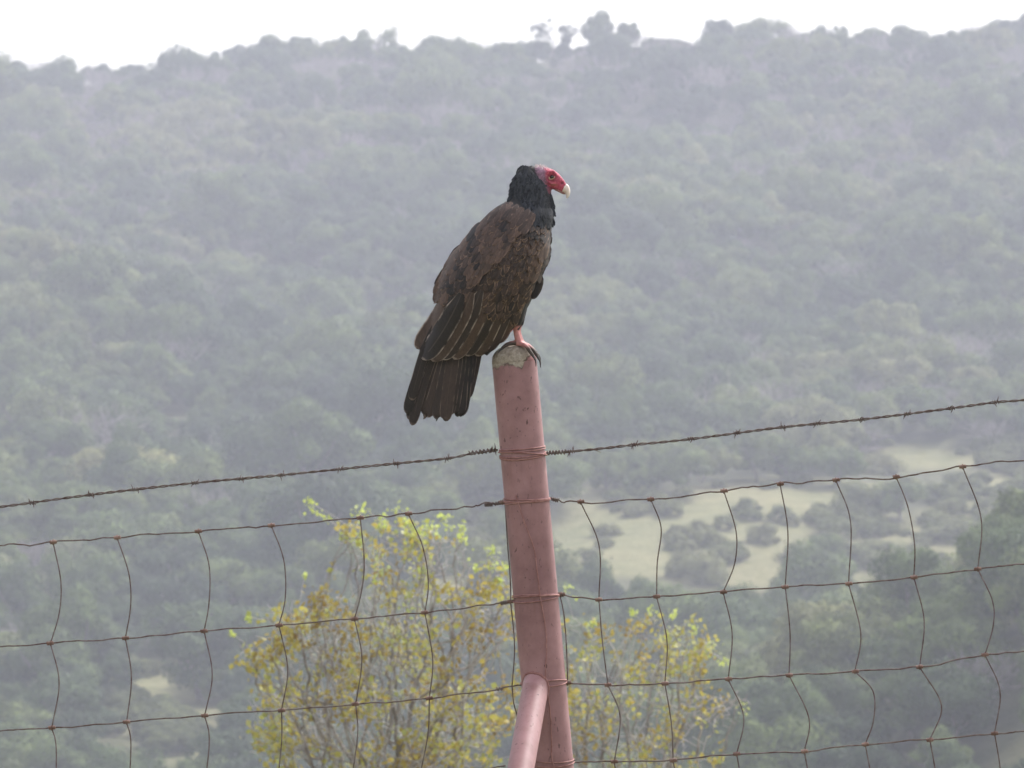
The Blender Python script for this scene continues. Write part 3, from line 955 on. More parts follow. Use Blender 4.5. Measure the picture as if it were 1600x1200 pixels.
b = {1: [[(172, 505)], [(182, 800)], [(238, 1040)]],
     2: [[(366, 450), (354, 560)], [(384, 800)], [(398, 1060)]],
     3: [[(600, 460), (596, 560)], [(588, 780)], [(624, 1040)]],
     4: [[(762, 460)], [(769, 780)], [(828, 1045)]],
     5: [[(958, 430)], [(990, 780)], [(1028, 960), (1030, 1050)]],
     6: [[(1136, 380), (1158, 500)], [(1188, 740)], [(1242, 1005)]],
     7: [[(1366, 420)], [(1402, 680), (1403, 760)], [(1425, 960)]]}
st = []
for i in range(1, 8):
    a, bb, c, d, e = R1[i+1], R2[i+1], R3[i+1], R4[i+1], R5[i]
    st.append([[a] + [u5(*q) for q in b[i][0]] + [bb], [bb] + [u5(*q) for q in b[i][1]] + [c], [c] + [u5(*q) for q in b[i][2]] + [d], [d, ((d[0] + e[0]) / 2 + 6, (d[1] + e[1]) / 2), e]])
st.append([[R1[-2], (1652, 800), R2[-2]], [R2[-2], (1668, 940), R3[-2]], [R3[-2], (1676, 1080), R4[-2]]])
st.append([[(875, 930), (881, 960), (885, 1010), (887, 1064)]])
rp, ro = panel('rusty woven wire squares of the fence right of the pink post', [R1, R2, R3, R4, R5], st, 2.0, 'l')
L1 = [(-120, 862), (-40, 856), (0, 853), (83, 847), (183, 840), (310, 830), (424, 821), (563, 809), (638, 802.5), (720, 793), (752, 789), (785, 785)]
L2 = [(-120, 1020), (-40, 1013), (0, 1010), (79, 1005), (196, 997), (319, 986), (436, 977), (554, 967), (664, 957), (760, 945), (798, 940)]
L3 = [(-120, 1150), (-40, 1145), (0, 1142), (81, 1137), (198, 1128), (320, 1118), (440, 1110), (556, 1100), (671, 1091), (770, 1078), (818, 1069)]
L4 = [(-120, 1275), (-40, 1270), (0, 1268), (86, 1262), (200, 1254), (318, 1244), (432, 1236), (548, 1226), (655, 1218), (790, 1196)]
lb = [[(228, 500), (222, 620)], [(483, 470), (490, 590)], [(784, 440), (784, 580)], [(1064, 420), (1070, 560)], [(1366, 430), (1355, 540)]]
lc = [(222, 880), (493, 860), (796, 850), (1079, 830), (1357, 790)]
ld = [(211, 1130), (491, 1110), (785, 1100), (1056, 1100), (1341, 1080)]
st = [[[L1[1], (-28, 930), L2[1]], [L2[1], (-32, 1080), L3[1]]]]
for i in range(5):
    a, bb, c, d = L1[i+3], L2[i+3], L3[i+3], L4[i+3]
    st.append([[a] + [u3(*q) for q in lb[i]] + [bb], [bb, u3(*lc[i]), c], [c, u3(*ld[i]), d]])
st.append([[L1[8], u4(962, 280), u4(985, 430), L2[8]], [L2[8], u4(1003, 750), L3[8]], [L3[8], u4(983, 1060), L4[8]]])
st.append([[(789, 786), (793, 850), (797, 900), (798, 941)], [(798, 941), (804, 1010), (800, 1072)], [(800, 1072), (803, 1100), (812, 1135), (816, 1200)]])
lp, lo = panel('rusty woven wire squares of the fence left of the pink post', [L1, L2, L3, L4], st, 7.0, 'r')

# turns round the post and wound ends
def post_wraps(root, o, specs, coils):
    for (pl, pr, sag, r) in specs:
        mb = MB(); mb.tube([p - o for p in loop(0, pl, 0, pr, sag, POST_R + r)], 0.0016, 6); mb.build('post_turn', M_rustpost, root)
    for (a, bq, tn) in coils:
        mb = MB(); coil(mb, w3(*a) - o, w3(*bq) - o, tn, 0.0040, 0.0016); mb.build('wound_end', M_rust, root)
post_wraps(rp, ro, [(779, 778, 2, .0018), (782, 780, 3, .002), (931, 929, -2, .0018), (1067, 1065, 5, .0018), (1184, 1186, 4, .0018)],
           [((862, 780), (873, 782), 4), ((871, 928), (882, 930), 3), ((883, 1066), (892, 1067), 2), ((891, 1188), (897, 1190), 3)])
post_wraps(lp, lo, [(784, 780, 1, .0022), (788, 779, 0, .002), (940, 931, 3, .002), (934, 930, -2, .0036), (1069, 1063, -4, .002), (1192, 1190, 5, .002)],
           [((757, 789), (770, 788), 5), ((772, 788), (783, 785), 3), ((782, 943), (793, 941), 4), ((776, 1077), (786, 1076), 2)])
mb = MB()         # the stay that crosses the face of the post
def onpost(px, py, e=.003):
    dx = (px - post_c(py)) * PXM; dx = max(-POST_R * .98, min(POST_R * .98, dx))
    return np.array(P(px, py)) + np.array([0, -math.sqrt((POST_R + e) ** 2 - dx * dx), 0])
c = catmull([(806, 773), (812, 792), (820, 817), (834, 855), (839, 890), (844, 930), (851, 970), (854, 1010), (852, 1040), (853, 1064), (857, 1090), (861, 1130), (862, 1180), (866, 1200), (872, 1260)], 6)
mb.tube([onpost(*p) - ro for p in c], 0.0014, 6); mb.build('stay_wire', M_rustpost, rp)

# ------------------------------------------------------------------ the turkey vulture
bird_o = np.array(P(808, 541))
bird = empty('vulture', tuple(bird_o))
tag(bird, 'black-brown vulture with bare red head and ivory beak perched on the pink post, facing right', 'bird')
def B(px, py, d=0.0):      # d: px units towards the camera
    return np.array([(px - 808) * PXM, -d * PXM, (541 - py) * PXM])
# centreline: px, py, half-width, half-depth
CL = np.array([(833, 292, 31, 25), (833, 312, 33, 30), (826, 332, 42, 44), (811, 356, 58, 58), (796, 384, 69, 66), (781, 414, 75, 70), (765, 446, 77, 68), (748, 480, 73, 60),
               (730, 512, 62, 46), (713, 542, 50, 32), (700, 572, 44, 20), (690, 612, 42, 10), (682, 655, 44, 6)], float)
_cl = []
for i in range(len(CL) - 1):
    for k in range(12):
        t = k / 12; _cl.append(CL[i] * (1 - t) + CL[i+1] * t)
_cl.append(CL[-1]); _cl = np.array(_cl)
for _ in range(6): _cl[1:-1] = (_cl[:-2] + _cl[2:] + 2 * _cl[1:-1]) / 4
_tan = np.gradient(_cl[:, :2], axis=0); _tan /= np.linalg.norm(_tan, axis=1)[:, None]
_nor = np.stack([-_tan[:, 1], _tan[:, 0]], 1)
def surf(px, py):
    """half-depth (px) of the body's near side at a place in profile"""
    dx = px - _cl[:, 0]; dy = py - _cl[:, 1]
    i = int(np.argmin(dx * dx + dy * dy))
    d = dx[i] * _nor[i, 0] + dy[i] * _nor[i, 1]
    q = min(0.985, abs(d) / _cl[i, 2])
    return _cl[i, 3] * (1 - q ** 2.3) ** 0.5

def loft(bm, st, seg=28):
    """closed loft; st: list of (px, py, h, r)"""
    st = np.array(st, float)
    T = np.gradient(st[:, :2], axis=0); T /= np.linalg.norm(T, axis=1)[:, None]
    rings = []
    for (px, py, h, r), t in zip(st, T):
        n = np.array([-t[1], t[0]])
        rings.append([bm.verts.new(B(px + n[0]*h*math.cos(a), py + n[1]*h*math.cos(a), r*math.sin(a))) for a in np.linspace(0, 2*math.pi, seg, endpoint=False)])
    for a, b_ in zip(rings, rings[1:]):
        for i in range(seg):
            j = (i + 1) % seg
            bm.faces.new((a[i], a[j], b_[j], b_[i]))
    bm.faces.new(list(reversed(rings[0]))); bm.faces.new(rings[-1])
def tube_bm(bm, pts, rads, seg=12):
    m = MB(); m.tube(pts, rads, seg, cap=False)
    vs = [bm.verts.new(v) for v in m.v]
    for q in m.f: bm.faces.new([vs[i] for i in q])
    n = len(pts)
    bm.faces.new([vs[i] for i in range(seg)][::-1]); bm.faces.new([vs[(n-1)*seg + i] for i in range(seg)])

bm = bmesh.new()
body_st = [(r[0], r[1], r[2] * 0.90, r[3] * 0.90) for r in _cl[:-40:4]]
loft(bm, body_st, 40)
loft(bm, [(829, 268, 5, 5), (829, 272, 17, 15), (829, 280, 23, 19), (830, 292, 26, 22), (831, 312, 28, 26), (828, 330, 34, 33)], 32)     # neck
loft(bm, [(808, 272, 6, 6), (815, 273, 12, 12), (827, 274, 15.5, 15), (842, 276.5, 16.5, 15.5), (853, 277.5, 16, 14), (860, 279.5, 15, 12.2), (867, 283.5, 13, 9.6), (873, 288, 11, 7.8), (878, 292, 9, 6.8), (882, 295, 6.5, 5.2)], 32)
# brow and cheek folds
def blob(c, r, sc=(1, 1, 1)):
    mt = Matrix.Translation(Vector(c)) @ Matrix.Diagonal((*[r * s for s in sc], 1))
    bmesh.ops.create_icosphere(bm, subdivisions=3, radius=1, matrix=mt)
for s in (1, -1):
    tube_bm(bm, [B(852, 275, s*12), B(857, 269, s*11.5), B(864, 268.5, s*10), B(870, 273, s*8)], [.003, .0045, .0045, .003], 10)      # brow
    tube_bm(bm, [B(853, 282, s*12.5), B(860, 287, s*11.6), B(868, 288, s*9.2)], [.002, .003, .002], 8)
# thighs, legs and toes
TOES = []
for s, lx in ((1, 0), (-1, 2.5)):
    yy = s * 17
    loft_c = [(800 + lx*.4, 448), (806 + lx*.6, 478), (808 + lx, 500), (806 + lx, 513)]
    tube_bm(bm, [B(a, b_, yy * k) for (a, b_), k in zip(loft_c, (1.5, 1.35, 1.15, 1))], [.045, .028, .014, .0085], 18)
    tube_bm(bm, [B(806 + lx, 508, yy), B(807 + lx, 520, yy), B(810 + lx, 532, yy), B(813 + lx, 538, yy)], [.0078, .0072, .0085, .009], 14)
    base = (812 + lx, 537)
    toes = [[(base[0], base[1], yy), (824 + lx*.5, 540, yy + 3), (834 + lx*.4, 549, yy + 6), (840 + lx*.3, 557, yy + 8)],
            [(base[0], base[1], yy), (822 + lx*.5, 541, yy + 14), (829 + lx*.3, 551, yy + (17 if s > 0 else 10)), (833, 556, yy + (19 if s > 0 else 10))],
            [(base[0], base[1], yy), (820 + lx*.5, 540, yy - 9 * s), (831 + lx*.3, 545, yy - 12 * s), (839, 552, yy - 12 * s)],
            [(base[0] - 2, base[1], yy), (801 + lx*.4, 536, yy), (791 + lx*.3, 539, yy), (784, 545, yy + 1)]]
    TOES.append(toes)
    for k, t in enumerate(toes):
        c_ = catmull([B(*q) for q in t], 4)
        tube_bm(bm, c_, np.linspace(.0062, .0042, len(c_)), 10)
me = bpy.data.meshes.new('body'); bm.to_mesh(me); bm.free()
tmp = bpy.data.objects.new('body_tmp', me); C.objects.link(tmp)
md = tmp.modifiers.new('r', 'REMESH'); md.mode = 'VOXEL'; md.voxel_size = 0.0022; md.use_smooth_shade = True
md2 = tmp.modifiers.new('s', 'SMOOTH'); md2.factor = 0.5; md2.iterations = 3
dg = bpy.context.evaluated_depsgraph_get()
me2 = bpy.data.meshes.new_from_object(tmp.evaluated_get(dg))
bpy.data.objects.remove(tmp)
me2.name = 'body'
n = len(me2.vertices); co = np.empty(n * 3, np.float32); me2.vertices.foreach_get('co', co); co = co.reshape(-1, 3)
pxs = co[:, 0] / PXM + 808; pys = 541 - co[:, 2] / PXM; dd = -co[:, 1] / PXM
# nostril and eye sockets pressed in
for s in (1, -1):
    for (cx, cy, rad, dep) in ((878, 286.5, 2.6, 2.6), (862, 277.5, 5.0, 2.6)):
        m_ = (dd * s > 0) & (pxs > 845)
        q = np.exp(-(((pxs - cx) / rad) ** 2 + ((pys - cy) / (rad * 0.75)) ** 2))
        co[:, 1] += np.where(m_, s * q * dep * PXM, 0)
wr = np.array([noise.noise((p[0] * 420, p[1] * 420, p[2] * 420)) for p in co]) * (pxs > 838) * (pys < 300)
co[:, 1] += np.where(dd > 0, -1, 1) * wr * 0.0014
me2.vertices.foreach_set('co', co.ravel())
red = np.zeros((n, 3), np.float32)
def sm(a, b_, t): t = np.clip((t - a) / (b_ - a), 0, 1); return t*t*(3-2*t)
head = (pxs > 836) & (pys < 303)
leg = (pys > 497) & (pxs > 780)
FE = np.array([0.022, 0.020, 0.022]); REDC = np.array([0.43, 0.06, 0.105]); PUR = np.array([0.25, 0.13, 0.19]); PINK = np.array([0.52, 0.23, 0.22]); DARK = np.array([0.07, 0.05, 0.042])
colv = np.tile(FE, (n, 1))
nz = np.array([noise.noise((p[0] * 180, p[1] * 180, p[2] * 180)) for p in co])
tface = sm(849, 857, pxs + 3 * nz + (pys - 275) * -0.15)
nz2 = np.array([noise.noise((p[0] * 420, p[1] * 420 + 7, p[2] * 420)) for p in co])
ch_ = (PUR * (1 - tface)[:, None] + REDC * tface[:, None]) * (1 + .3 * nz + .45 * nz2)[:, None]
ch_ += np.clip(nz2 - .1, 0, 1)[:, None] * np.array([.10, .12, .13]) * 0.9
sock = np.exp(-(((pxs - 861) / 8.0) ** 2 + ((pys - 279.5) / 5.5) ** 2))
ch_ = ch_ * (1 - 0.75 * sock)[:, None] + np.array([0.12, .025, .03]) * 0.75 * sock[:, None]
nos = np.exp(-(((pxs - 878) / 2.0) ** 2 + ((pys - 286.5) / 1.5) ** 2)); ch_ = ch_ * (1 - 0.85 * nos)[:, None]
chin = sm(0, 5, pys - (284 + (pxs - 845) * 0.42)) 
ch_ = ch_ * (1 - 0.72 * chin)[:, None] + np.array([.07, .03, .045]) * 0.72 * chin[:, None]
lore = np.exp(-(((pxs - 866) / 5) ** 2 + ((pys - 289) / 2.2) ** 2)); ch_ = ch_ * (1 - .5 * lore)[:, None] + np.array([.35, .2, .12]) * .5 * lore[:, None]
edge = sm(835, 841, pxs + 2 * nz - (pys - 270) * 0.25)
colv[head] = (FE * (1 - edge)[:, None] + ch_ * edge[:, None])[head]
toe_t = sm(538, 546, pys + 0.0 * nz + (pxs < 806) * 9)
cl_ = PINK * (1 - toe_t)[:, None] + DARK * toe_t[:, None]
tl = sm(507, 513, pys)
colv[leg] = (FE * (1 - tl)[:, None] + cl_ * tl[:, None])[leg] * (1 + .2 * nz[leg])[:, None]
at = me2.attributes.new('paint', 'FLOAT_VECTOR', 'POINT'); at.data.foreach_set('vector', colv.astype(np.float32).ravel())
mB = Mat('vulture_skin', 0.6, 0.3); mB.color(mB.attr('paint')); mB.bump(mB.noise(450, 3, 0.6, mB.coord('Object')), 0.35, 0.001)
obj('body', me2, mB.m, bird, True)

# beak, eyes, claws
M_beak = m_simple('ivory_beak', (0.66, 0.48, 0.42), (0.86, 0.74, 0.68), 90, 0.4, 0.15, .0005, 0.5)
bm = bmesh.new()
loft(bm, [(879.5, 291.5, 8.2, 6.4), (883, 294.5, 7.6, 5.8), (886, 298.5, 5.8, 4.8), (887.3, 303, 3.8, 3.6), (886.8, 307, 2.1, 2.2), (885, 310.5, .5, .6)], 20)
o_ = obj('beak', bm, M_beak, bird, True); o_.modifiers.new('s', 'SUBSURF').levels = 1
bm = bmesh.new()
loft(bm, [(868, 295, 2.6, 4.5), (874, 298, 2.6, 4.2), (879, 301, 2.2, 3.4), (882.5, 303, 1.2, 2)], 14)
obj('lower_beak', bm, m_simple('lower_beak_horn', (.25, .1, .1), (.45, .25, .22), 90, .5), bird, True)
M_eye = Mat('eye_brown', 0.08, 0.8).color((0.025, 0.012, 0.008)).m
M_lid = m_simple('eyelid_ring', (0.50, 0.30, 0.20), (0.66, 0.50, 0.36), 200, 0.6)
for s in (1, -1):
    bm = bmesh.new(); bmesh.ops.create_uvsphere(bm, u_segments=20, v_segments=14, radius=0.0048, matrix=Matrix.Translation(Vector(B(862.5, 277, s * 9.7))))
    e = obj('eye', bm, M_eye, bird, True)
    m = MB()
    ring = [B(862.2 + 4.4 * math.cos(a), 277.6 + 2.7 * math.sin(a) - 1.0 * math.cos(a), s * (12.2 - .14 * 4.4 * math.cos(a) * 1.6)) for a in np.linspace(-0.3, math.pi + 0.5, 18)]
    m.tube(ring, 0.0011, 6); m.build('eyelid', M_lid, e)
M_claw = m_simple('dark_claw', (0.03, 0.025, 0.022), (0.07, 0.055, 0.05), 100, 0.4, .2, .0005, .5)
for toes in TOES:
    for t in toes:
        a = np.array(t[-1], float); p_ = np.array(t[-2], float); d = (a - p_); d /= np.linalg.norm(d)
        hind = a[0] < 800
        m = MB()
        tip1 = a + d * 6 + np.array([0, 3, 0]); tip2 = a + d * 8 + np.array([-.5 if not hind else 1, 11, 0])
        c_ = catmull([B(*(a - d * 2)), B(*tip1), B(*tip2)], 5)
        m.tube(c_, np.linspace(.0036, .0006, len(c_)), 8); m.build('claw', M_claw, bird)

# white bristles on the crown and nape
m = MB(); rb = random.Random(4)
for k in range(110):
    px = rb.uniform(836, 862); d = rb.uniform(-9, 9)
    topy = 259.5 + ((px - 842) / 19) ** 2 * 6 + (d / 15) ** 2 * 6
    L = rb.uniform(2.5, 6) * (1 if px < 855 else .6)
    a = rb.uniform(-.45, .25)
    m.tube([B(px, topy + 2.5, d), B(px + a * L, topy - L * .7, d + rb.uniform(-2, 2))], [.0007, .0003], 4, cap=False)
m.build('crown_bristles', m_simple('pale_bristles', (0.6, 0.5, 0.5), (0.8, 0.72, 0.72), 100), bird)

# --- feathers
def m_feather(name, dark, mid, edge, gloss=0.55, edge_lo=0.74, edge_amt=0.8, wf=70):
    """attribute fth: x = distance from shaft 0..1, y = random per feather, z = along 0..1"""
    m = Mat(name, gloss, 0.35)
    ex, ry, al = m.attr('fth', 0), m.attr('fth', 1), m.attr('fth', 2)
    base = m.mix(ry, dark, mid)
    barb = m.noise(1.0, 3, 0.7, m.coord('Object', (260, 260, 90)))
    base = m.mix(m.ramp(barb, [(0.3, 0), (0.7, 1)]), m.mix(1.0, base, (0.72, 0.72, 0.75), 'MULTIPLY'), m.mix(1.0, base, (1.3, 1.25, 1.2), 'MULTIPLY'))
    e = m.ramp(ex, [(edge_lo, 0), (0.97, 1)])
    wear = m.ramp(m.noise(1.0, 3, 0.6, m.coord('Object', (wf, wf, wf))), [(0.42, 0), (0.62, 1)])
    e = m.mix(1.0, e, wear, 'MULTIPLY')
    e = m.math('MULTIPLY', e, edge_amt)
    shaft = m.ramp(ex, [(0.02, 1), (0.09, 0)])
    c = m.mix(e, base, edge)
    c = m.mix(m.math('MULTIPLY', shaft, 0.10), c, edge)
    m.color(c)
    return m.m
class Feathers:
    def __init__(s): s.v = []; s.f = []; s.a = []
    def add(s, base, ang, L, W, lift=3.0, off=0.0, curve=0.0, na=9, nc=6, sgn=1, depth=None, tip=0.35, rag=0.0, rv=None, cam_k=1.0):
        """a feather lying on the near side (sgn 1) or far side (-1); base px, ang degrees from +x, clockwise down; L, W in px"""
        rv = rnd2.random() if rv is None else rv
        o = len(s.v)
        a0 = R(ang)
        x, y = base
        seed = rnd2.uniform(0, 99)
        for i in range(na + 1):
            t = 1 - (1 - i / na) ** 1.7
            tt = math.sin(t * math.pi / 2) ** 0.8 if False else t
            # outline: narrow quill, full blade, rounded tip
            wv = (min(1, 0.35 + t * 2.6)) * (1.0 if t < 1 - tip else max(0.0, 1 - ((t - 1 + tip) / tip) ** 2.4)) ** 0.5
            aa = a0 + R(curve) * (t - 0.3)
            cx, cy = x + math.cos(aa) * L * t, y + math.sin(aa) * L * t
            nx, ny = -math.sin(aa), math.cos(aa)
            for j in range(nc + 1):
                u = j / nc * 2 - 1
                rr = rag * noise.noise((seed, u * 3 + 7, t * 5))
                qx, qy = cx + nx * u * wv * W / 2 + math.cos(aa) * rr * L * t, cy + ny * u * wv * W / 2 + math.sin(aa) * rr * L * t
                dp = surf(qx, qy) if depth is None else depth(qx, qy, t)
                camber = 0.06 * W * (1 - u * u)
                s.v.append(tuple(B(qx, qy, sgn * (dp + off + lift * t + camber * cam_k))))
                s.a.append((max(abs(u), sm1(0.88, 1.0, t)), rv, t))
        for i in range(na):
            for j in range(nc):
                q = (o + i*(nc+1) + j, o + i*(nc+1) + j + 1, o + (i+1)*(nc+1) + j + 1, o + (i+1)*(nc+1) + j)
                s.f.append(q if sgn > 0 else q[::-1])
    def build(s, name, mat, parent):
        return obj(name, mesh_from(name, s.v, s.f, {'fth': s.a}), mat, parent, True)
def sm1(a, b_, t): t = min(1, max(0, (t - a) / (b_ - a))); return t*t*(3-2*t)
rnd2 = random.Random(21)
MF_wing = m_feather('brown_wing_feathers', (0.010, 0.007, 0.007), (0.082, 0.047, 0.032), (0.30, 0.185, 0.12), 0.6, 0.58, 0.85)
MF_flight = m_feather('flight_feathers', (0.014, 0.011, 0.012), (0.082, 0.050, 0.038), (0.42, 0.33, 0.28), 0.5, 0.82, 1.0, 28)
MF_tail = m_feather('tail_feathers', (0.013, 0.010, 0.010), (0.050, 0.031, 0.025), (0.24, 0.17, 0.14), 0.55, 0.84, 0.7, 28)
MF_mantle = m_feather('mantle_feathers', (0.014, 0.011, 0.013), (0.118, 0.072, 0.056), (0.25, 0.155, 0.12), 0.6, 0.55, 0.85)
MF_neck = m_feather('neck_feathers', (0.008, 0.009, 0.013), (0.040, 0.044, 0.056), (0.10, 0.105, 0.12), 0.75, 0.6, 0.6)
MF_breast = m_feather('breast_feathers', (0.018, 0.014, 0.013), (0.060, 0.042, 0.034), (0.17, 0.115, 0.085), 0.6, 0.55, 0.6)

# tail: twelve feathers fanned
tail = None
T = Feathers(); tf = []
tips = [(637, 655), (648, 646), (660, 650), (671, 652), (682, 655), (692, 655), (701, 650), (709, 646), (716, 648), (724, 651)]
for k, (tx, ty) in enumerate(tips):
    bx, by = 690 + k * 4.6, 530 + k * 0.5
    L = math.hypot(tx - bx, ty - by)
    g = Feathers()
    dz = 3 + (k if k < 5 else 9.5 - k) * 2.6
    g.add((bx, by), math.degrees(math.atan2(ty - by, tx - bx)), L, 21, 0, 0, rnd2.uniform(-3, 3), 14, 6, 1, depth=lambda x, y_, t, dz=dz: dz + 8 * (1 - t), tip=0.16, rag=0.06, cam_k=.4, rv=(.1, .3, .7, .9, .55, .95, .6, .35, .2, .05)[k])
    tf.append(g)
M_tailroot = MF_tail
tg = Feathers()
for g in tf:
    o = len(tg.v); tg.v += g.v; tg.a += g.a; tg.f += [tuple(i + o for i in q) for q in g.f]
tail_o = tg.build('tail', MF_tail, bird)

def wing(sgn):
    root = Feathers(); R_ = 1
    # small coverts, rows from the wrist back: scaled over the whole folded wing
    rows = []
    # greater coverts + median + lesser: a grid of feathers running down-left
    grid = Feathers()
    s_list = np.linspace(0, 1, 15)
    for r_i in range(19, -1, -1):
        t = r_i / 19.0
        for c_i in range(17):
            u = (c_i + (0.5 if r_i % 2 else 0)) / 16.5
            # position: t along the wing from shoulder (850,352) to (745,500); u across from the scapular edge to the belly edge
            ax, ay = 806 - 90 * t, 346 + 112 * t        # upper-left boundary
            bx, by = 858 - 44 * t ** 1.6, 346 + 122 * t   # right boundary
            x, y_ = ax + (bx - ax) * u + rnd2.uniform(-2.5, 2.5), ay + (by - ay) * u + rnd2.uniform(-3, 3)
            if x > 858 - max(0, (y_ - 430)) * 0.45: continue
            L = 19 + 18 * t + rnd2.uniform(-3, 5); W = 8.5 + 3.5 * t
            ang = 113 + 9 * (1 - u) * 1.0 - 6 * u + rnd2.uniform(-7, 7)
            grid.add((x, y_), ang, L, W, 3.0 + rnd2.uniform(0, 2.5), 3.5 + (1 - t) * 1.2, rnd2.uniform(-8, 8), 7, 4, sgn, tip=0.6, rag=0.08, rv=min(1, max(0, 0.45 + 0.6 * noise.noise((x * .06, y_ * .03, 4)) + rnd2.uniform(-.3, .3))))
    wing_o = grid.build('wing', MF_wing, bird)
    # secondaries / tertials: big, pale-edged, layered from the belly side (below) to the back (above)
    S_ = [((822, 440), (797, 524), 19), ((812, 445), (787, 540), 21), ((802, 448), (773, 553), 22), ((790, 450), (757, 561), 23), ((778, 452), (741, 561), 24),
          ((765, 452), (722, 567), 25), ((752, 455), (703, 568), 26), ((738, 458), (688, 571), 28), ((722, 460), (672, 568), 31)]
    for k, (a_, b_, W) in enumerate(S_):
        g = Feathers()
        L = math.dist(a_, b_)
        g.add(a_, math.degrees(math.atan2(b_[1]-a_[1], b_[0]-a_[0])), L, W, 3.5, -5.0 + k * 2.3, 9, 16, 12, sgn, tip=0.22, rag=.01, cam_k=0.25, rv=(0.25, .8, .4, .7, .2, .9, .3, .75, .1)[k])
        g.build('secondary_feather', MF_flight, wing_o)
    g = Feathers()       # broad outermost tertial at the back edge
    g.add((717, 440), 116.5, 124, 30, 3, 8, 8, 16, 12, sgn, cam_k=0.3, tip=0.28, rv=.95); g.build('tertial_feather', MF_flight, wing_o)
    # primaries: long dark tips under the rest
    PR = [((698, 500), (632, 660), 17, 9), ((690, 500), (625, 642), 17, 12), ((684, 500), (634, 622), 16, 15)] if sgn > 0 else [((733, 520), (721, 652), 15, -3), ((742, 520), (728, 648), 15, -6), ((750, 520), (734, 624), 16, -9)]
    for a_, b_, W, dpt in PR:
        g = Feathers(); L = math.dist(a_, b_)
        g.add(a_, math.degrees(math.atan2(b_[1]-a_[1], b_[0]-a_[0])), L, W, 0, 0, -6 if sgn > 0 else 4, 16, 6, 1, depth=lambda x, y_, t, q=dpt: q + 12 * (1 - t) * (1 if q > 0 else 0.2), tip=0.12, rag=.01)
        g.build('primary_feather', MF_tail, wing_o)
    return wing_o
wing(1); wing(-1)

# scapulars / mantle down the back, both sides
MNS = {1: Feathers(), -1: Feathers()}
for r_i in range(13, -1, -1):
    t = r_i / 13.0
    for sgn in (1, -1):
        for u in np.linspace(0, 1, 9):
            ey = 316 + 112 * t; ex = float(np.interp(ey, [316, 335, 360, 385, 410, 428], [793, 769, 741, 720, 705, 698]))          # back edge
            fy = 334 + 106 * t; fx = float(np.interp(fy, [334, 352, 375, 392, 412, 428, 440], [835, 810, 792, 771, 753, 743, 724]))          # wing boundary
            x, y_ = ex + (fx - ex) * u + rnd2.uniform(-2, 2), ey + (fy - ey) * u + rnd2.uniform(-2, 2)
            L = 36 + 10 * t + rnd2.uniform(-4, 5)
            MNS[sgn].add((x, y_), 126 - 13 * t - 4 * u + rnd2.uniform(-4, 4), L, 12 + 2 * t, 2.2, 9.5 + 1.0 * (1 - t), rnd2.uniform(-5, 8), 8, 4, sgn, tip=0.55, rag=.05, rv=min(1, max(0, 0.42 + 0.25 * u + 0.9 * noise.noise((x * .055, y_ * .025, 0)) + rnd2.uniform(-.3, .3))))
for sgn in (1, -1): MNS[sgn].build('mantle', MF_mantle, bird)

# breast and belly
BR = Feathers()
for r_i in range(24, -1, -1):
    t = r_i / 24.0
    for sgn in (1, -1):
        for u in np.linspace(0, 1, 8):
            x = 838 + 2 * t - 28 * max(0, t - .55) / .45 + 19 * u; y_ = 332 + 118 * t - 3 * u
            BR.add((x + rnd2.uniform(-2, 2), y_ + rnd2.uniform(-2, 2)), 94 + 16 * t + rnd2.uniform(-9, 9) , rnd2.uniform(15, 24), 7.5, 2.0, 2.5, rnd2.uniform(-6, 10), 6, 4, sgn, tip=0.6, rag=.1)
# leg tufts
for sgn in (1, -1):
    for k in range(26):
        x = rnd2.uniform(797, 817); y_ = rnd2.uniform(452, 491)
        BR.add((x, y_), 100 + rnd2.uniform(-10, 12), 26, 8, 0, 0, 0, 6, 4, sgn, depth=lambda qx, qy, t, k=k: (34 - 12 * sm1(455, 510, qy)) * math.sqrt(max(0.05, 1 - ((qx - 807) / 14) ** 2)), tip=.6, rag=.1)
for sgn in (1, -1):
    for k in range(30):
        BR.add((rnd2.uniform(822, 844), rnd2.uniform(385, 428)), rnd2.uniform(99, 114), rnd2.uniform(34, 43), 17, 0, 0, rnd2.uniform(4, 14), 8, 4, sgn, depth=lambda x, y_, t, q=rnd2.uniform(2, 22): q, tip=.5, rag=.05)
BR.build('breast_plumage', MF_breast, bird)

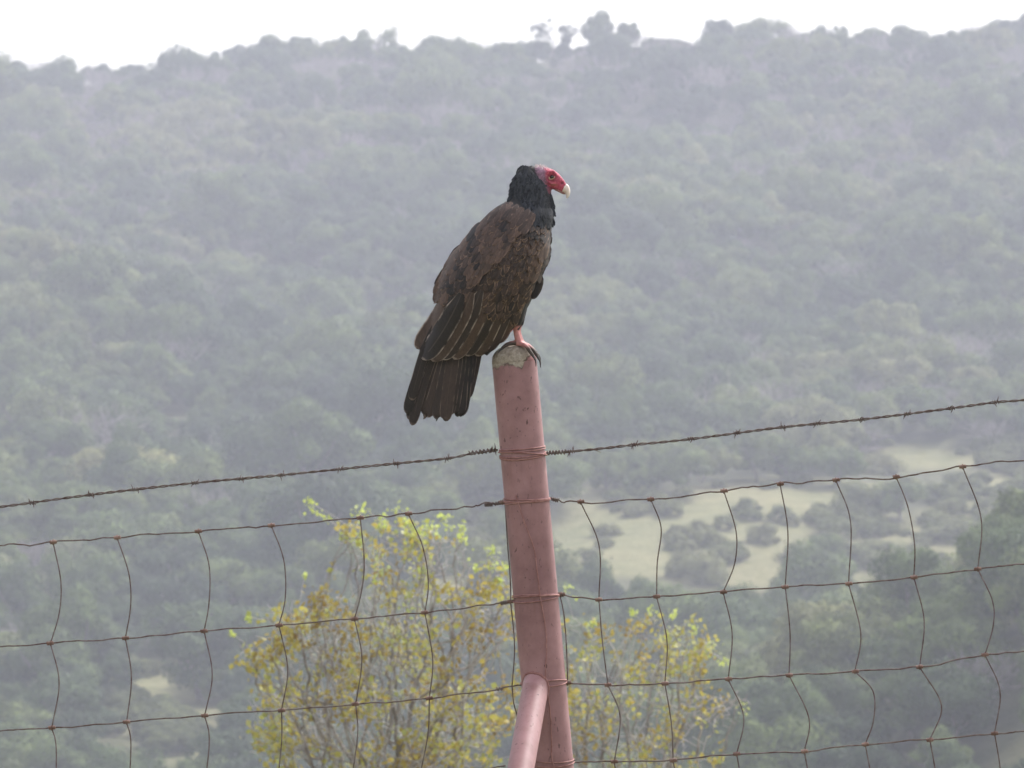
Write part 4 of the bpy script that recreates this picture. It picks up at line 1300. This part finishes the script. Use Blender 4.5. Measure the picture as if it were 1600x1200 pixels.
# neck ruff: small shaggy blue-black feathers all round the neck and nape
NK = Feathers()
def neck_r(py):      # centre x, half-width, half-depth of the neck
    return (np.interp(py, [262, 275, 292, 312, 332], [824, 826, 830, 831, 827]), np.interp(py, [262, 275, 292, 312, 332], [8, 19, 27.5, 30, 34]), np.interp(py, [262, 275, 292, 312, 332], [9, 17, 24, 29, 38]))
for py in np.arange(340, 258, -4.2):
    cx, h, r = neck_r(py)
    for sgn in (1, -1):
        for a in np.linspace(-1.0, 1.0, 19):
            x = cx + h * math.sin(a * math.pi / 2) * 0.97 + rnd2.uniform(-1.5, 1.5)
            if x > 836 + (py - 262) * 0.62 and py < 302: continue
            L = rnd2.uniform(13, 21)
            def dep(qx, qy, t):
                c_, h_, r_ = neck_r(qy); q = min(.97, abs(qx - c_) / h_)
                return r_ * math.sqrt(1 - q * q)
            if py > 325: dep2 = None
            else: dep2 = dep
            NK.add((x, py + rnd2.uniform(-2, 2)), 96 + 14 * (cx - x) / h + rnd2.uniform(-13, 13), L, rnd2.uniform(4.5, 7), 1.8, 0.6, rnd2.uniform(-18, 18), 5, 4, sgn, depth=(lambda qx, qy, t: dep(qx, qy, t) + 1) if dep2 else (lambda qx, qy, t: max(surf(qx, qy), 10) + 6), tip=0.6, rag=.12)
# pointed tuft at the front of the ruff
for k in range(7):
    NK.add((861 + rnd2.uniform(-3, 1), 308 + k * 2.5), 84 + rnd2.uniform(-5, 5), 22, 7, 0, 0, 0, 6, 4, 1, depth=lambda x, y_, t, k=k: -8 + k * 2.6, tip=.8)
NK.build('neck_plumage', MF_neck, bird)

# ------------------------------------------------------------------ haze (the damp air over the valley)
bm = bmesh.new()
bmesh.ops.create_cube(bm, size=1, matrix=Matrix.Translation((0, 415, 16.5)) @ Matrix.Diagonal((830, 1010, 111, 1)))
hm = bpy.data.materials.new('haze'); hm.use_nodes = True
hn, hl = hm.node_tree.nodes, hm.node_tree.links
hn.clear()
pv = hn.new('ShaderNodeVolumePrincipled')
pv.inputs['Color'].default_value = (0.815, 0.835, 0.985, 1)
pv.inputs['Density'].default_value = 0.00068
pv.inputs['Anisotropy'].default_value = 0.0
ho = hn.new('ShaderNodeOutputMaterial')
hl.new(pv.outputs[0], ho.inputs['Volume'])
tag(obj('haze', bm, hm), 'pale damp haze filling the valley in front of the hill', 'haze', kind='stuff')
